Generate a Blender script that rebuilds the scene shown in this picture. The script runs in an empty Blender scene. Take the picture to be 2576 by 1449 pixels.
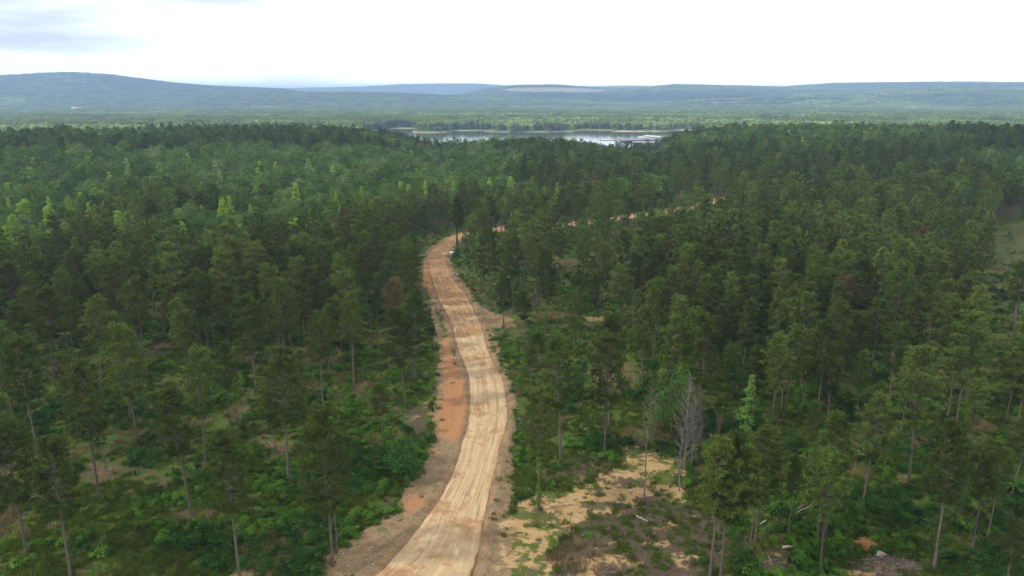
import bpy, math, random
import numpy as np
from mathutils import Vector, Matrix

random.seed(7)
RNG = np.random.default_rng(11)
R = math.radians
scene = bpy.context.scene
col = scene.collection

# ------------------------------------------------------------------ camera
CAMH = 60.0
PITCH = R(14.7)
F = 1839.0                    # focal length in the 2576-wide pixels used for measuring
CX, CY = 1288.0, 724.0
cam_d = bpy.data.cameras.new('camera')
cam = bpy.data.objects.new('camera', cam_d)
col.objects.link(cam)
cam_d.sensor_width = 36.0
cam_d.lens = 36.0 * F / 2576.0
cam_d.clip_start = 1.0
cam_d.clip_end = 60000.0
cam.location = (0, 0, CAMH)
cam.rotation_euler = (R(90) - PITCH, 0, 0)
scene.camera = cam

# ------------------------------------------------------------------ sky
SUN_EL, SUN_AZ = R(42), R(-108)        # azimuth from +Y, clockwise positive: the sun stands to the left
w = bpy.data.worlds.new('World')
scene.world = w
w.use_nodes = True
nt = w.node_tree
nt.nodes.clear()
out = nt.nodes.new('ShaderNodeOutputWorld')
bg = nt.nodes.new('ShaderNodeBackground')
bg.inputs['Strength'].default_value = 0.066
sky = nt.nodes.new('ShaderNodeTexSky')
sky.sky_type = 'NISHITA'
sky.sun_disc = False
sky.sun_elevation = SUN_EL
sky.sun_rotation = SUN_AZ
sky.air_density = 1.0
sky.dust_density = 1.5
tc = nt.nodes.new('ShaderNodeTexCoord')
mp = nt.nodes.new('ShaderNodeMapping')
mp.inputs['Scale'].default_value = (1.4, 1.4, 9.0)
n1 = nt.nodes.new('ShaderNodeTexNoise')
n1.inputs['Scale'].default_value = 1.5
n1.inputs['Detail'].default_value = 5
n1.inputs['Roughness'].default_value = 0.5
nt.links.new(tc.outputs['Generated'], mp.inputs['Vector'])
nt.links.new(mp.outputs['Vector'], n1.inputs['Vector'])
rmp = nt.nodes.new('ShaderNodeValToRGB')      # cloud colour: pale grey bellies to blown-out white
rmp.color_ramp.elements[0].position = 0.40
rmp.color_ramp.elements[0].color = (4.7, 5.1, 5.8, 1)
rmp.color_ramp.elements[1].position = 0.60
rmp.color_ramp.elements[1].color = (11.5, 12.2, 12.4, 1)
nt.links.new(n1.outputs['Fac'], rmp.inputs['Fac'])
# the cloud deck is thinner and brighter towards the right of the view
sx = nt.nodes.new('ShaderNodeSeparateXYZ')
nt.links.new(tc.outputs['Generated'], sx.inputs['Vector'])
mr = nt.nodes.new('ShaderNodeMapRange')
mr.interpolation_type = 'SMOOTHSTEP'
mr.inputs['From Min'].default_value = -0.45
mr.inputs['From Max'].default_value = 0.15
nt.links.new(sx.outputs['X'], mr.inputs['Value'])
mxb = nt.nodes.new('ShaderNodeMixRGB')
mxb.inputs['Color2'].default_value = (13.5, 13.5, 13.5, 1)
nt.links.new(mr.outputs['Result'], mxb.inputs['Fac'])
nt.links.new(rmp.outputs['Color'], mxb.inputs['Color1'])
mx = nt.nodes.new('ShaderNodeMixRGB')
mx.inputs['Fac'].default_value = 0.93
nt.links.new(sky.outputs['Color'], mx.inputs['Color1'])
nt.links.new(mxb.outputs['Color'], mx.inputs['Color2'])
# whitish glow of the air low over the horizon, the same all round
hz1 = nt.nodes.new('ShaderNodeMapRange'); hz1.interpolation_type = 'SMOOTHERSTEP'
hz1.inputs['From Min'].default_value = -0.02; hz1.inputs['From Max'].default_value = 0.38
hz1.inputs['To Min'].default_value = 1.85; hz1.inputs['To Max'].default_value = 0.8
nt.links.new(sx.outputs['Z'], hz1.inputs['Value'])
vm = nt.nodes.new('ShaderNodeVectorMath'); vm.operation = 'SCALE'
nt.links.new(mx.outputs['Color'], vm.inputs[0]); nt.links.new(hz1.outputs['Result'], vm.inputs['Scale'])
hz2 = nt.nodes.new('ShaderNodeMapRange'); hz2.interpolation_type = 'SMOOTHERSTEP'
hz2.inputs['From Min'].default_value = 0.0; hz2.inputs['From Max'].default_value = 0.055
hz2.inputs['To Min'].default_value = 1.9; hz2.inputs['To Max'].default_value = 1.0
nt.links.new(sx.outputs['Z'], hz2.inputs['Value'])
vm2 = nt.nodes.new('ShaderNodeVectorMath'); vm2.operation = 'SCALE'
nt.links.new(vm.outputs[0], vm2.inputs[0]); nt.links.new(hz2.outputs['Result'], vm2.inputs['Scale'])
nt.links.new(vm2.outputs[0], bg.inputs['Color'])
nt.links.new(bg.outputs['Background'], out.inputs['Surface'])

sun_d = bpy.data.lights.new('sun', 'SUN')
sun_d.energy = 5.0
sun_d.angle = R(2.0)
sun_d.color = (1.0, 0.93, 0.82)
sun = bpy.data.objects.new('sun', sun_d)
col.objects.link(sun)
SUNV = Vector((math.sin(SUN_AZ) * math.cos(SUN_EL), math.cos(SUN_AZ) * math.cos(SUN_EL), math.sin(SUN_EL)))
sun.rotation_euler = SUNV.to_track_quat('Z', 'Y').to_euler()
sun.location = SUNV * 500

vs = scene.view_settings
vs.view_transform = 'Standard'
vs.look = 'None'
vs.exposure = 0.6
vs.gamma = 1.0
vs.use_curve_mapping = False
cy = scene.cycles
cy.use_denoising = True
cy.max_bounces = 5
cy.diffuse_bounces = 3
cy.glossy_bounces = 2
cy.transmission_bounces = 4
cy.transparent_max_bounces = 4
cy.volume_bounces = 1
cy.sample_clamp_indirect = 4.0
cy.use_adaptive_sampling = True
cy.adaptive_threshold = 0.02

# ------------------------------------------------------------------ noise and helpers
def _hash(ix, iy, s):
    h = (ix * 374761393 + iy * 668265263 + s * 974634777) & 0xFFFFFFFF
    h = ((h ^ (h >> 13)) * 1274126177) & 0xFFFFFFFF
    return ((h ^ (h >> 16)) & 0xFFFF) / 65535.0

def vnoise(x, y, s=0):
    x = np.asarray(x, float); y = np.asarray(y, float)
    ix = np.floor(x).astype(np.int64); iy = np.floor(y).astype(np.int64)
    fx = x - ix; fy = y - iy
    fx = fx * fx * (3 - 2 * fx); fy = fy * fy * (3 - 2 * fy)
    a = _hash(ix, iy, s); b = _hash(ix + 1, iy, s); c = _hash(ix, iy + 1, s); d = _hash(ix + 1, iy + 1, s)
    return (a * (1 - fx) + b * fx) * (1 - fy) + (c * (1 - fx) + d * fx) * fy

def fbm(x, y, s=0, o=4):
    v = 0; a = .5; t = 0
    for k in range(o):
        v = v + a * vnoise(np.asarray(x) * 2 ** k, np.asarray(y) * 2 ** k, s + k); t += a; a *= .5
    return v / t

def sstep(a, b, v):
    t = np.clip((np.asarray(v, float) - a) / (b - a), 0, 1)
    return t * t * (3 - 2 * t)

def px_of_az(az):           # column at which a bearing meets the horizon
    return CX + F * math.cos(PITCH) ** -1 * 0 + F * np.tan(az) * (1 / math.cos(PITCH))

def az_of_px(px, py):
    cx = (px - CX) / F
    cyv = -(py - CY) / F
    fy = math.cos(PITCH) + cyv * math.sin(PITCH)
    return math.atan2(cx, fy)

def ray(px, py):
    a = (px - CX) / F; b = -(py - CY) / F
    return np.array([a, math.cos(PITCH) + b * math.sin(PITCH), -math.sin(PITCH) + b * math.cos(PITCH)])

def project(x, y, z):
    x = np.asarray(x, float); y = np.asarray(y, float); z = np.asarray(z, float)
    dz = z - CAMH
    dep = y * math.cos(PITCH) - dz * math.sin(PITCH)
    up = y * math.sin(PITCH) + dz * math.cos(PITCH)
    dep = np.maximum(dep, 1e-3)
    return CX + F * x / dep, CY - F * up / dep

def elev(px, py):           # tangent of the elevation angle over horizontal distance
    r = ray(px, py)
    return r[2] / math.hypot(r[0], r[1])

def table(pts):             # silhouette points -> bearings and slopes
    az = np.array([az_of_px(*p) for p in pts]); t = np.array([elev(*p) for p in pts])
    return az, t

# ------------------------------------------------------------------ lie of the land
CREST = table([(-500, 326), (-200, 325), (0, 332), (150, 326), (300, 323), (500, 319), (700, 320), (850, 323), (950, 331), (1041, 345), (1074, 358),
               (1110, 361), (1142, 353), (1223, 342), (1345, 338), (1426, 342), (1487, 350), (1547, 363), (1645, 369),
               (1669, 354), (1709, 336), (1760, 326), (1859, 317), (1960, 311), (2122, 311), (2324, 313), (2446, 318),
               (2576, 319), (2800, 319), (3100, 320)])
RIDGES = [  # distance, foot distance, silhouette
    (6000, 4050, [(-600, 205), (-200, 196), (0, 192), (100, 186), (180, 184), (260, 188), (380, 203), (430, 210), (560, 219), (700, 224), (760, 232), (900, 252), (1100, 275)]),
    (4800, 3900, [(200, 290), (330, 270), (450, 247), (500, 237), (700, 234), (860, 233), (1000, 236), (1150, 242), (1300, 246), (1500, 253), (1700, 260), (1900, 280)]),
    (11000, 8500, [(-500, 240), (500, 232), (700, 224), (900, 220), (1000, 214), (1100, 212), (1200, 212), (1280, 217), (1400, 223), (1500, 219), (1560, 217), (1620, 218), (1700, 223), (2400, 226), (3200, 230)]),
    (6500, 4700, [(1000, 275), (1150, 241), (1230, 223), (1300, 216), (1380, 214), (1450, 217), (1560, 222), (1640, 218), (1700, 213), (1800, 216), (1960, 219), (2100, 224), (2300, 240)]),
    (7600, 5600, [(1800, 250), (1900, 224), (2000, 217), (2100, 210), (2200, 209), (2400, 207), (2576, 208), (2800, 210), (3200, 214)]),
    (5500, 4300, [(1600, 265), (1700, 243), (1850, 238), (2000, 235), (2200, 229), (2350, 222), (2576, 226), (2800, 230), (3200, 240)]),
    (4500, 3900, [(1500, 280), (1640, 262), (1750, 252), (1900, 248), (2050, 244), (2200, 249), (2300, 257), (2450, 280)]),
]
RID = [(r0, rf) + table(s) for r0, rf, s in RIDGES]
LAKE_Z = -14.0
LAKE_PX = [(930, 331), (985, 326), (997, 323), (1035, 323), (1040, 326), (1030, 330), (1037, 334), (1100, 333.5), (1134, 332), (1145, 329), (1211, 328.5), (1216, 331.5),
           (1300, 332.5), (1380, 332), (1458, 330.5), (1466, 327.5), (1527, 327.5), (1531, 330), (1600, 331), (1689, 330), (1717, 327), (1750, 327), (1765, 345), (1740, 385), (1690, 412), (1500, 420),
           (1200, 418), (1060, 410), (960, 375), (930, 345)]
LAKES_PX = [LAKE_PX,
            [(1925, 306.2), (1990, 305.2), (2035, 306.2), (2030, 309.5), (1980, 316), (1930, 316)],
            [(2465, 316.5), (2500, 314.2), (2560, 313.8), (2700, 313.2), (2700, 322), (2470, 322)]]

def plane_pt(px, py, z):
    d = ray(px, py); t = (z - CAMH) / d[2]
    return d[0] * t, d[1] * t

LAKES = [np.array([plane_pt(a, b, LAKE_Z) for a, b in L]) for L in LAKES_PX]

def poly_sd(x, y, poly):      # signed distance, positive inside
    x = np.asarray(x, float).ravel(); y = np.asarray(y, float).ravel()
    P = np.asarray(poly); n = len(P)
    res = np.full(x.shape, -1e9)
    m = 400 if np.ptp(P[:, 0]) > 300 else 40
    sel = (x > P[:, 0].min() - m) & (x < P[:, 0].max() + m) & (y > P[:, 1].min() - m) & (y < P[:, 1].max() + m)
    xs, ys = x[sel], y[sel]
    d2 = np.full(xs.shape, 1e18); ins = np.zeros(xs.shape, bool)
    for i in range(n):
        x0, y0 = P[i]; x1, y1 = P[(i + 1) % n]
        dx, dy = x1 - x0, y1 - y0
        t = np.clip(((xs - x0) * dx + (ys - y0) * dy) / (dx * dx + dy * dy + 1e-9), 0, 1)
        d2 = np.minimum(d2, (xs - x0 - t * dx) ** 2 + (ys - y0 - t * dy) ** 2)
        c = (y0 > ys) != (y1 > ys)
        with np.errstate(divide='ignore', invalid='ignore'):
            ins ^= c & (xs < (x1 - x0) * (ys - y0) / (y1 - y0 + 1e-12) + x0)
    res[sel] = np.where(ins, 1, -1) * np.sqrt(d2)
    return res

def zt0(x, y, lakes=True):
    shp = np.shape(x)
    x = np.asarray(x, float).ravel(); y = np.asarray(y, float).ravel()
    r = np.hypot(x, y); az = np.arctan2(x, np.maximum(y, -1e9))
    aza = np.clip(az, -1.0, 1.0)
    near = 0.9 * (fbm(x / 70, y / 70, 3, 3) - .5) * sstep(60, 200, r) + 0.30 * (fbm(x / 5, y / 5, 8, 3) - .5)
    gen = 5.0 * (fbm(x / 190 + 5, y / 190, 21, 3) - .5) * sstep(350, 600, r)
    crest = CAMH + 810 * np.interp(aza, *CREST) - 17.6
    k = sstep(380, 800, r)
    z = near + gen * (1 - sstep(650, 800, r)) + crest * k
    basin = -11.0 + 7 * (fbm(x / 500, y / 500, 5, 3) - .5)
    k2 = sstep(790, 1000, r)
    z = z * (1 - k2) + basin * k2
    for r0, rf, a, t in RID:
        top = CAMH + r0 * np.interp(aza, a, t) - 13.0
        top = np.where((aza < a[0] - .02) | (aza > a[-1] + .02), -60, top)
        prof = np.where(r < r0, sstep(rf, r0, r), 1 - .55 * sstep(r0, r0 + 2200, r))
        wob = (fbm(x / 600, y / 600, 31, 4) - .5) * 0.28 * np.maximum(top, 0) * sstep(rf, r0 - 500, r) * (1 - sstep(r0 - 900, r0 - 150, r))
        z = np.maximum(z, -11 + (top + 11) * prof + wob)
    if lakes:
        for L in LAKES:
            s = poly_sd(x, y, L)
            dip = sstep(-34, 22, s)
            z = np.where(s > -60, z * (1 - dip) + (LAKE_Z - 3.0) * dip, z)
    return z.reshape(shp)

def gp(px, py, it=12):        # where a photo pixel meets the ground
    d = ray(px, py); z = 0.0
    for _ in range(it):
        t = (z - CAMH) / d[2]
        z = float(zt0(d[0] * t, d[1] * t, False))
    return d[0] * t, d[1] * t

# ------------------------------------------------------------------ the road's course
EDGES = [  # left x, right x, y
    (820, 1115, 1560), (949, 1202, 1449), (1010, 1212, 1380), (1072, 1222, 1300), (1137, 1243, 1200), (1164, 1266, 1100), (1179, 1281, 1060),
    (1179, 1276, 1000), (1179, 1264, 950), (1159, 1234, 900), (1144, 1221, 850), (1129, 1204, 800), (1101, 1179, 750),
    (1094, 1159, 724), (1084, 1138, 700), (1078, 1122, 660), (1077, 1123, 640), (1098, 1139, 620), (1122, 1156, 603), (1141, 1178, 593)]
LE = [gp(a, y) for a, b, y in EDGES]; RE = [gp(b, y) for a, b, y in EDGES]
cl = [((a[0] + b[0]) / 2, (a[1] + b[1]) / 2, math.hypot(a[0] - b[0], a[1] - b[1]) / 2) for a, b in zip(LE, RE)]
cl = [(p[0], p[1], min(p[2], 6.5) if i > 2 else p[2]) for i, p in enumerate(cl)]
for px, py in [(1215, 583), (1262, 575), (1340, 569), (1430, 563), (1500, 557), (1560, 547), (1640, 537), (1710, 525), (1765, 513), (1800, 503), (1850, 496), (1900, 493)]:
    g = gp(px, py); cl.append((g[0], g[1], 4.3))
def catmull(P, step=1.0):
    P = [np.array(p) for p in P]
    P = [2 * P[0] - P[1]] + P + [2 * P[-1] - P[-2]]
    o = []
    for i in range(1, len(P) - 2):
        n = max(2, int(np.linalg.norm(P[i + 1][:2] - P[i][:2]) / step))
        for k in range(n):
            t = k / n
            o.append(.5 * (2 * P[i] + (P[i + 1] - P[i - 1]) * t + (2 * P[i - 1] - 5 * P[i] + 4 * P[i + 1] - P[i + 2]) * t * t + (3 * P[i] - P[i - 1] - 3 * P[i + 1] + P[i + 2]) * t ** 3))
    o.append(P[-2]); return np.array(o)
# straighten out measuring noise
CLc = catmull(cl, 1.0)
kk = np.ones(9) / 9
def smooth(v):
    return np.convolve(np.pad(v, 4, mode='edge'), kk, 'valid')
for _ in range(2):
    CLc = np.stack([smooth(CLc[:, i]) for i in range(3)], 1)
tan_ = np.gradient(CLc[:, :2], axis=0); tan_ /= np.linalg.norm(tan_, axis=1)[:, None]
nor_ = np.stack([tan_[:, 1], -tan_[:, 0]], 1)      # to the right of the direction of travel
arc = np.concatenate([[0], np.cumsum(np.linalg.norm(np.diff(CLc[:, :2], axis=0), axis=1))])

def road_sd(x, y):           # signed distance beyond the road's edge (negative inside), and side (+ right)
    x = np.asarray(x, float).ravel(); y = np.asarray(y, float).ravel()
    D = np.full(x.shape, 1e9); S = np.zeros(x.shape)
    sel = np.where((x > CLc[:, 0].min() - 60) & (x < CLc[:, 0].max() + 60) & (y > CLc[:, 1].min() - 60) & (y < CLc[:, 1].max() + 60))[0]
    C = CLc[::2]; N = nor_[::2]
    for a in range(0, len(sel), 20000):
        s = sel[a:a + 20000]
        dx = x[s][:, None] - C[None, :, 0]; dy = y[s][:, None] - C[None, :, 1]
        d2 = dx * dx + dy * dy
        j = d2.argmin(1); q = np.arange(len(s))
        D[s] = np.sqrt(d2[q, j]) - C[j, 2]
        S[s] = np.sign(dx[q, j] * N[j, 0] + dy[q, j] * N[j, 1])
    return D, S

def zt(x, y):                # ground with the road bed pressed into it
    shp = np.shape(x)
    xf = np.asarray(x, float).ravel(); yf = np.asarray(y, float).ravel()
    z = zt0(xf, yf)
    d, s = road_sd(xf, yf)
    z = z - 0.45 * (1 - sstep(-1.2, 0.2, d)) + 0.36 * np.exp(-((d - 1.1) / .7) ** 2) * (.5 + fbm(xf / 4, yf / 4, 12, 2)) * (d > -1)
    return z.reshape(shp)

# ------------------------------------------------------------------ patches of bare ground, measured on the photo, laid on the land
def ground_poly(pts):
    return np.array([gp(*p) for p in pts])
PT = {}
PT['clay'] = [[(1128, 830), (1140, 900), (1168, 970), (1176, 1020), (1166, 1080), (1150, 1110), (1100, 1100), (1106, 1040), (1118, 960), (1112, 880)],
              [(1015, 1262), (1045, 1246), (1068, 1250), (1050, 1278), (1022, 1292)], [(2130, 1378), (2150, 1352), (2200, 1350), (2215, 1375), (2190, 1392)],
              [(1076, 660), (1090, 745), (1066, 720), (1066, 660)]]
PT['tan'] = [[(1084, 740), (1115, 830), (1180, 1000), (1172, 1110), (1145, 1200), (1080, 1300), (955, 1449), (800, 1470), (800, 1400), (870, 1365), (930, 1320), (1000, 1285), (1000, 1240), (1050, 1190), (1085, 1110), (1085, 1010), (1100, 900), (1085, 800)],
             [(1180, 760), (1230, 780), (1290, 800), (1300, 822), (1225, 828), (1205, 800)],
             [(1190, 1470), (1200, 1400), (1225, 1300), (1245, 1200), (1278, 1070), (1270, 940), (1232, 870), (1205, 790), (1160, 715), (1140, 690), (1150, 680), (1180, 725), (1230, 800), (1262, 880), (1290, 960), (1300, 1080), (1296, 1250), (1290, 1330), (1290, 1470)],
             [(575, 1440), (640, 1425), (700, 1440), (700, 1470), (560, 1470)],
             [(1060, 640), (1078, 635), (1078, 645), (1050, 645)], [(1708, 492), (1712, 478), (1724, 478), (1728, 490)], [(1790, 508), (1796, 496), (1822, 494), (1828, 503)],
             [(2540, 815), (2600, 800), (2620, 850), (2560, 840)], [(1470, 798), (1530, 796), (1530, 808), (1480, 810)]]
PT['sand'] = [[(1262, 1340), (1290, 1262), (1370, 1230), (1430, 1232), (1500, 1205), (1550, 1170), (1570, 1130), (1600, 1115), (1640, 1135), (1690, 1150), (1740, 1190), (1720, 1270), (1620, 1262), (1560, 1285), (1480, 1300), (1440, 1340), (1380, 1390), (1375, 1480), (1255, 1480), (1270, 1400)],
              [(1440, 1480), (1480, 1400), (1560, 1380), (1600, 1420), (1560, 1480)], [(1690, 1390), (1740, 1400), (1745, 1460), (1700, 1460)]]
PT['mulch'] = [[(1370, 1200), (1430, 1150), (1490, 1140), (1550, 1160), (1600, 1200), (1700, 1260), (1760, 1240), (1830, 1300), (1850, 1480), (1370, 1480), (1380, 1380), (1420, 1320), (1500, 1280), (1500, 1220)],
               [(1900, 1380), (1990, 1370), (2010, 1440), (1900, 1460)], [(2120, 1400), (2230, 1385), (2340, 1420), (2330, 1470), (2100, 1470)],
               [(380, 1290), (450, 1265), (520, 1290), (500, 1320), (420, 1325)], [(960, 1240), (1010, 1235), (1000, 1280), (940, 1300)], [(1020, 1030), (1080, 1010), (1090, 1090), (1030, 1090)]]
PT['red'] = [[(1380, 672), (1385, 640), (1440, 645), (1472, 655), (1470, 668), (1410, 672)], [(1465, 930), (1500, 895), (1580, 885), (1620, 920), (1610, 980), (1540, 995), (1480, 970)],
             [(570, 1040), (620, 1010), (640, 1030), (600, 1055)], [(2240, 1195), (2290, 1185), (2330, 1200), (2300, 1225), (2250, 1220)], [(640, 1110), (740, 1090), (770, 1130), (690, 1165)], [(180, 1200), (230, 1160), (330, 1150), (320, 1190), (240, 1230)]]
PT['meadow'] = [[(2460, 610), (2510, 565), (2640, 550), (2700, 900), (2580, 860), (2520, 790), (2480, 700)], [(1045, 640), (1050, 590), (1110, 578), (1165, 578), (1120, 605), (1075, 640)],
                [(2170, 411), (2230, 404), (2400, 402), (2440, 407), (2400, 412)]]
SD = {k: [ground_poly(p) for p in v] for k, v in PT.items()}
def mask(kind, x, y, soft=2.0):
    m = np.zeros(np.size(x))
    for P in SD[kind]:
        m = np.maximum(m, sstep(-soft, soft, poly_sd(x, y, P)))
    return m

# ------------------------------------------------------------------ materials
def new_mat(name):
    m = bpy.data.materials.new(name); m.use_nodes = True
    n = m.node_tree; n.nodes.clear()
    return m, n
class G:
    """tiny node builder"""
    def __init__(s, n): s.n = n
    def node(s, t, **k):
        o = s.n.nodes.new(t)
        for a, b in k.items(): setattr(o, a, b)
        return o
    def put(s, sock, v):
        if v is None: return
        if hasattr(v, 'links'): s.n.links.new(v, sock)
        elif hasattr(v, 'outputs'): s.n.links.new(v.outputs[0], sock)
        else: sock.default_value = v
    def math(s, op, a, b=0.0, c=None, clamp=False):
        o = s.node('ShaderNodeMath', operation=op); o.use_clamp = clamp
        s.put(o.inputs[0], a); s.put(o.inputs[1], b)
        if c is not None: s.put(o.inputs[2], c)
        return o.outputs[0]
    def mix(s, f, a, b, mode='MIX'):
        o = s.node('ShaderNodeMixRGB', blend_type=mode)
        def c(v): return v if hasattr(v, 'links') else tuple(v) + (1,)
        s.put(o.inputs[0], f); s.put(o.inputs[1], c(a)); s.put(o.inputs[2], c(b))
        return o.outputs[0]
    def noise(s, vec, scale, detail=4, rough=.55, out=0):
        o = s.node('ShaderNodeTexNoise')
        s.put(o.inputs['Vector'], vec); o.inputs['Scale'].default_value = scale
        o.inputs['Detail'].default_value = detail; o.inputs['Roughness'].default_value = rough
        return o.outputs[out]
    def mapr(s, v, a, b, c=0.0, d=1.0):
        o = s.node('ShaderNodeMapRange'); o.interpolation_type = 'SMOOTHSTEP'
        s.put(o.inputs['Value'], v)
        for k, q in zip(('From Min', 'From Max', 'To Min', 'To Max'), (a, b, c, d)): o.inputs[k].default_value = q
        return o.outputs['Result']
    def scale(s, vec, sc):
        o = s.node('ShaderNodeMapping'); s.put(o.inputs['Vector'], vec); o.inputs['Scale'].default_value = sc
        return o.outputs[0]
    def bump(s, h, strength, dist):
        o = s.node('ShaderNodeBump'); s.put(o.inputs['Height'], h)
        o.inputs['Strength'].default_value = strength; o.inputs['Distance'].default_value = dist
        return o.outputs[0]
    def bsdf(s, color, rough=.9, normal=None, spec=.2, transl=None, tcol=None):
        p = s.node('ShaderNodeBsdfPrincipled')
        s.put(p.inputs['Base Color'], color if hasattr(color, 'links') else tuple(color) + (1,))
        s.put(p.inputs['Roughness'], rough)
        p.inputs['Specular IOR Level'].default_value = spec
        if normal is not None: s.put(p.inputs['Normal'], normal)
        o = s.node('ShaderNodeOutputMaterial')
        if transl:
            t = s.node('ShaderNodeBsdfTranslucent')
            s.put(t.inputs['Color'], tcol if tcol is not None else color)
            m = s.node('ShaderNodeMixShader'); m.inputs[0].default_value = transl
            s.n.links.new(p.outputs[0], m.inputs[1]); s.n.links.new(t.outputs[0], m.inputs[2])
            s.n.links.new(m.outputs[0], o.inputs['Surface'])
        else:
            s.n.links.new(p.outputs[0], o.inputs['Surface'])
        return p

def foliage(name, a, b, c, transl=.3, nscale=1.3, spec=.15):
    """a: usual colour, b: other individuals, c: lighter sprays"""
    m, n = new_mat(name); g = G(n)
    rnd = g.node('ShaderNodeObjectInfo').outputs['Random']
    geo = g.node('ShaderNodeTexCoord').outputs['Object']
    k = g.mix(g.mapr(rnd, .15, .9), a, b)
    big = g.noise(geo, nscale * .35, 2)
    k = g.mix(g.mapr(big, .35, .7), k, c)
    fine = g.noise(geo, nscale * 3, 2)
    v = g.mapr(fine, .25, .75, .5, 1.5)
    r2 = g.math('FRACT', g.math('MULTIPLY', rnd, 17.31))
    v = g.math('MULTIPLY', v, g.mapr(r2, 0, 1, .66, 1.36))
    mul = g.node('ShaderNodeVectorMath', operation='SCALE')
    g.put(mul.inputs[0], k); g.put(mul.inputs['Scale'], v)
    g.bsdf(mul.outputs[0], .75, None, spec, transl)
    return m
M = {}
M['pine'] = foliage('pine_needles', (.108, .172, .038), (.130, .174, .044), (.175, .242, .052), .42)
M['pine_olive'] = foliage('olive_pine_needles', (.160, .225, .050), (.185, .22, .055), (.22, .28, .06), .35)
M['pine_brown'] = foliage('browned_pine_needles', (.17, .12, .065), (.16, .115, .06), (.18, .15, .07), .3)
M['leaf'] = foliage('broad_leaves', (.080, .158, .036), (.125, .182, .045), (.145, .240, .048), .35, .8)
M['leaf_pale'] = foliage('pale_broad_leaves', (.15, .225, .075), (.19, .205, .10), (.19, .275, .085), .3, .8)
M['leaf_sun_bright'] = foliage('sun_brightened_leaves', (.22, .38, .050), (.27, .37, .06), (.30, .44, .07), .4, .8)  # yellow-green poplar leaf, its colour raised to hold sunlight as well
M['leaf_fresh'] = foliage('fresh_green_leaves', (.10, .22, .04), (.13, .23, .045), (.16, .30, .055), .4, 1.2)
M['bush'] = foliage('bush_leaves', (.066, .175, .018), (.105, .185, .024), (.115, .245, .028), .3, 2.2)
M['bush_dark'] = foliage('dark_bush_leaves', (.034, .10, .018), (.05, .105, .022), (.055, .14, .025), .3, 2.2)
M['grass'] = foliage('grass_blades', (.085, .155, .020), (.13, .150, .032), (.12, .19, .024), .3, 2)
M['straw'] = foliage('dry_grass_blades', (.30, .23, .11), (.24, .19, .09), (.34, .27, .13), .3, 2)

def bark(name, a, b, sc=(6, 6, .7)):
    m, n = new_mat(name); g = G(n)
    ob = g.node('ShaderNodeTexCoord').outputs['Object']
    v = g.scale(ob, sc)
    k = g.noise(v, 2.2, 5, .7)
    c = g.mix(g.mapr(k, .3, .7), a, b)
    rnd = g.node('ShaderNodeObjectInfo').outputs['Random']
    c = g.mix(g.mapr(rnd, 0, 1, 0, .35), c, (.07, .055, .045))
    g.bsdf(c, .9, g.bump(k, .6, .03), .2)
    return m
M['bark'] = bark('pine_bark', (.10, .078, .062), (.24, .195, .165))
M['bark_grey'] = bark('broadleaf_bark', (.08, .07, .06), (.18, .165, .15))
M['dead'] = bark('weathered_dead_wood', (.17, .15, .14), (.36, .33, .31))
M['dead_brown'] = bark('brown_dead_wood', (.13, .095, .075), (.28, .22, .18))
M['log'] = bark('barkless_log_wood', (.42, .34, .26), (.62, .54, .45), (2, 2, 2))

# ground
gm, n = new_mat('ground_soil_and_grass'); g = G(n)
pos = g.node('ShaderNodeNewGeometry').outputs['Position']
a1 = g.node('ShaderNodeAttribute', attribute_name='m1'); a2 = g.node('ShaderNodeAttribute', attribute_name='m2')
s1 = g.node('ShaderNodeSeparateColor'); n.links.new(a1.outputs['Color'], s1.inputs[0])
s2 = g.node('ShaderNodeSeparateColor'); n.links.new(a2.outputs['Color'], s2.inputs[0])
nb = g.noise(pos, .06, 5, .6); nm = g.noise(pos, .45, 6, .62); nf = g.noise(pos, 3.2, 5, .65); nh = g.noise(pos, .018, 3)
grass = g.mix(g.mapr(nm, .35, .65), (.052, .108, .015), (.105, .150, .026))
grass = g.mix(g.mapr(nf, .48, .72), grass, (.125, .135, .050))
dirt = g.mix(g.mapr(nf, .35, .65), (.085, .058, .042), (.17, .115, .082))
base = g.mix(g.mapr(g.math('ADD', g.math('MULTIPLY', nb, .5), g.math('MULTIPLY', nm, .5)), .47, .60), grass, dirt)
def edge(msk, amt=.9, lo=.42, hi=.58, nn=None):
    e = g.math('ADD', msk, g.math('MULTIPLY', g.math('SUBTRACT', nn if nn is not None else nm, .5), amt))
    return g.mapr(e, lo, hi)
nmix = g.math('ADD', g.math('MULTIPLY', nm, .6), g.math('MULTIPLY', nf, .4))
base = g.mix(edge(s2.outputs[0], 1.0), base, g.mix(g.mapr(nmix, .4, .6), (.070, .095, .028), (.135, .135, .055)))      # meadow
litter = g.mix(g.mapr(nf, .35, .65), (.085, .055, .042), (.165, .105, .080))
base = g.mix(edge(s2.outputs[2], 1.6, nn=nmix), base, litter)
red = g.mix(g.mapr(nf, .4, .6), (.14, .085, .055), (.235, .145, .095))
base = g.mix(edge(s2.outputs[1], 1.8, nn=nmix), base, red)
mul_ = g.mix(g.mapr(nf, .3, .7), (.066, .048, .034), (.150, .112, .083))
mul_ = g.mix(g.mapr(nm, .56, .66, 0, .8), mul_, (.09, .115, .035))
base = g.mix(edge(a1.outputs['Alpha'], 2.2, .38, .62, nn=nmix), base, mul_)
speck = g.noise(pos, 9, 3, .7)
tanc = g.mix(g.mapr(nm, .35, .65), (.235, .155, .09), (.37, .255, .15))
tanc = g.mix(g.mapr(speck, .55, .75), tanc, (.50, .41, .30))
tanc = g.mix(g.mapr(nf, .48, .66, 0, .8), tanc, (.15, .13, .065))
tanc = g.mix(g.mapr(nm, .54, .68, 0, .75), tanc, (.10, .125, .04))
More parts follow.
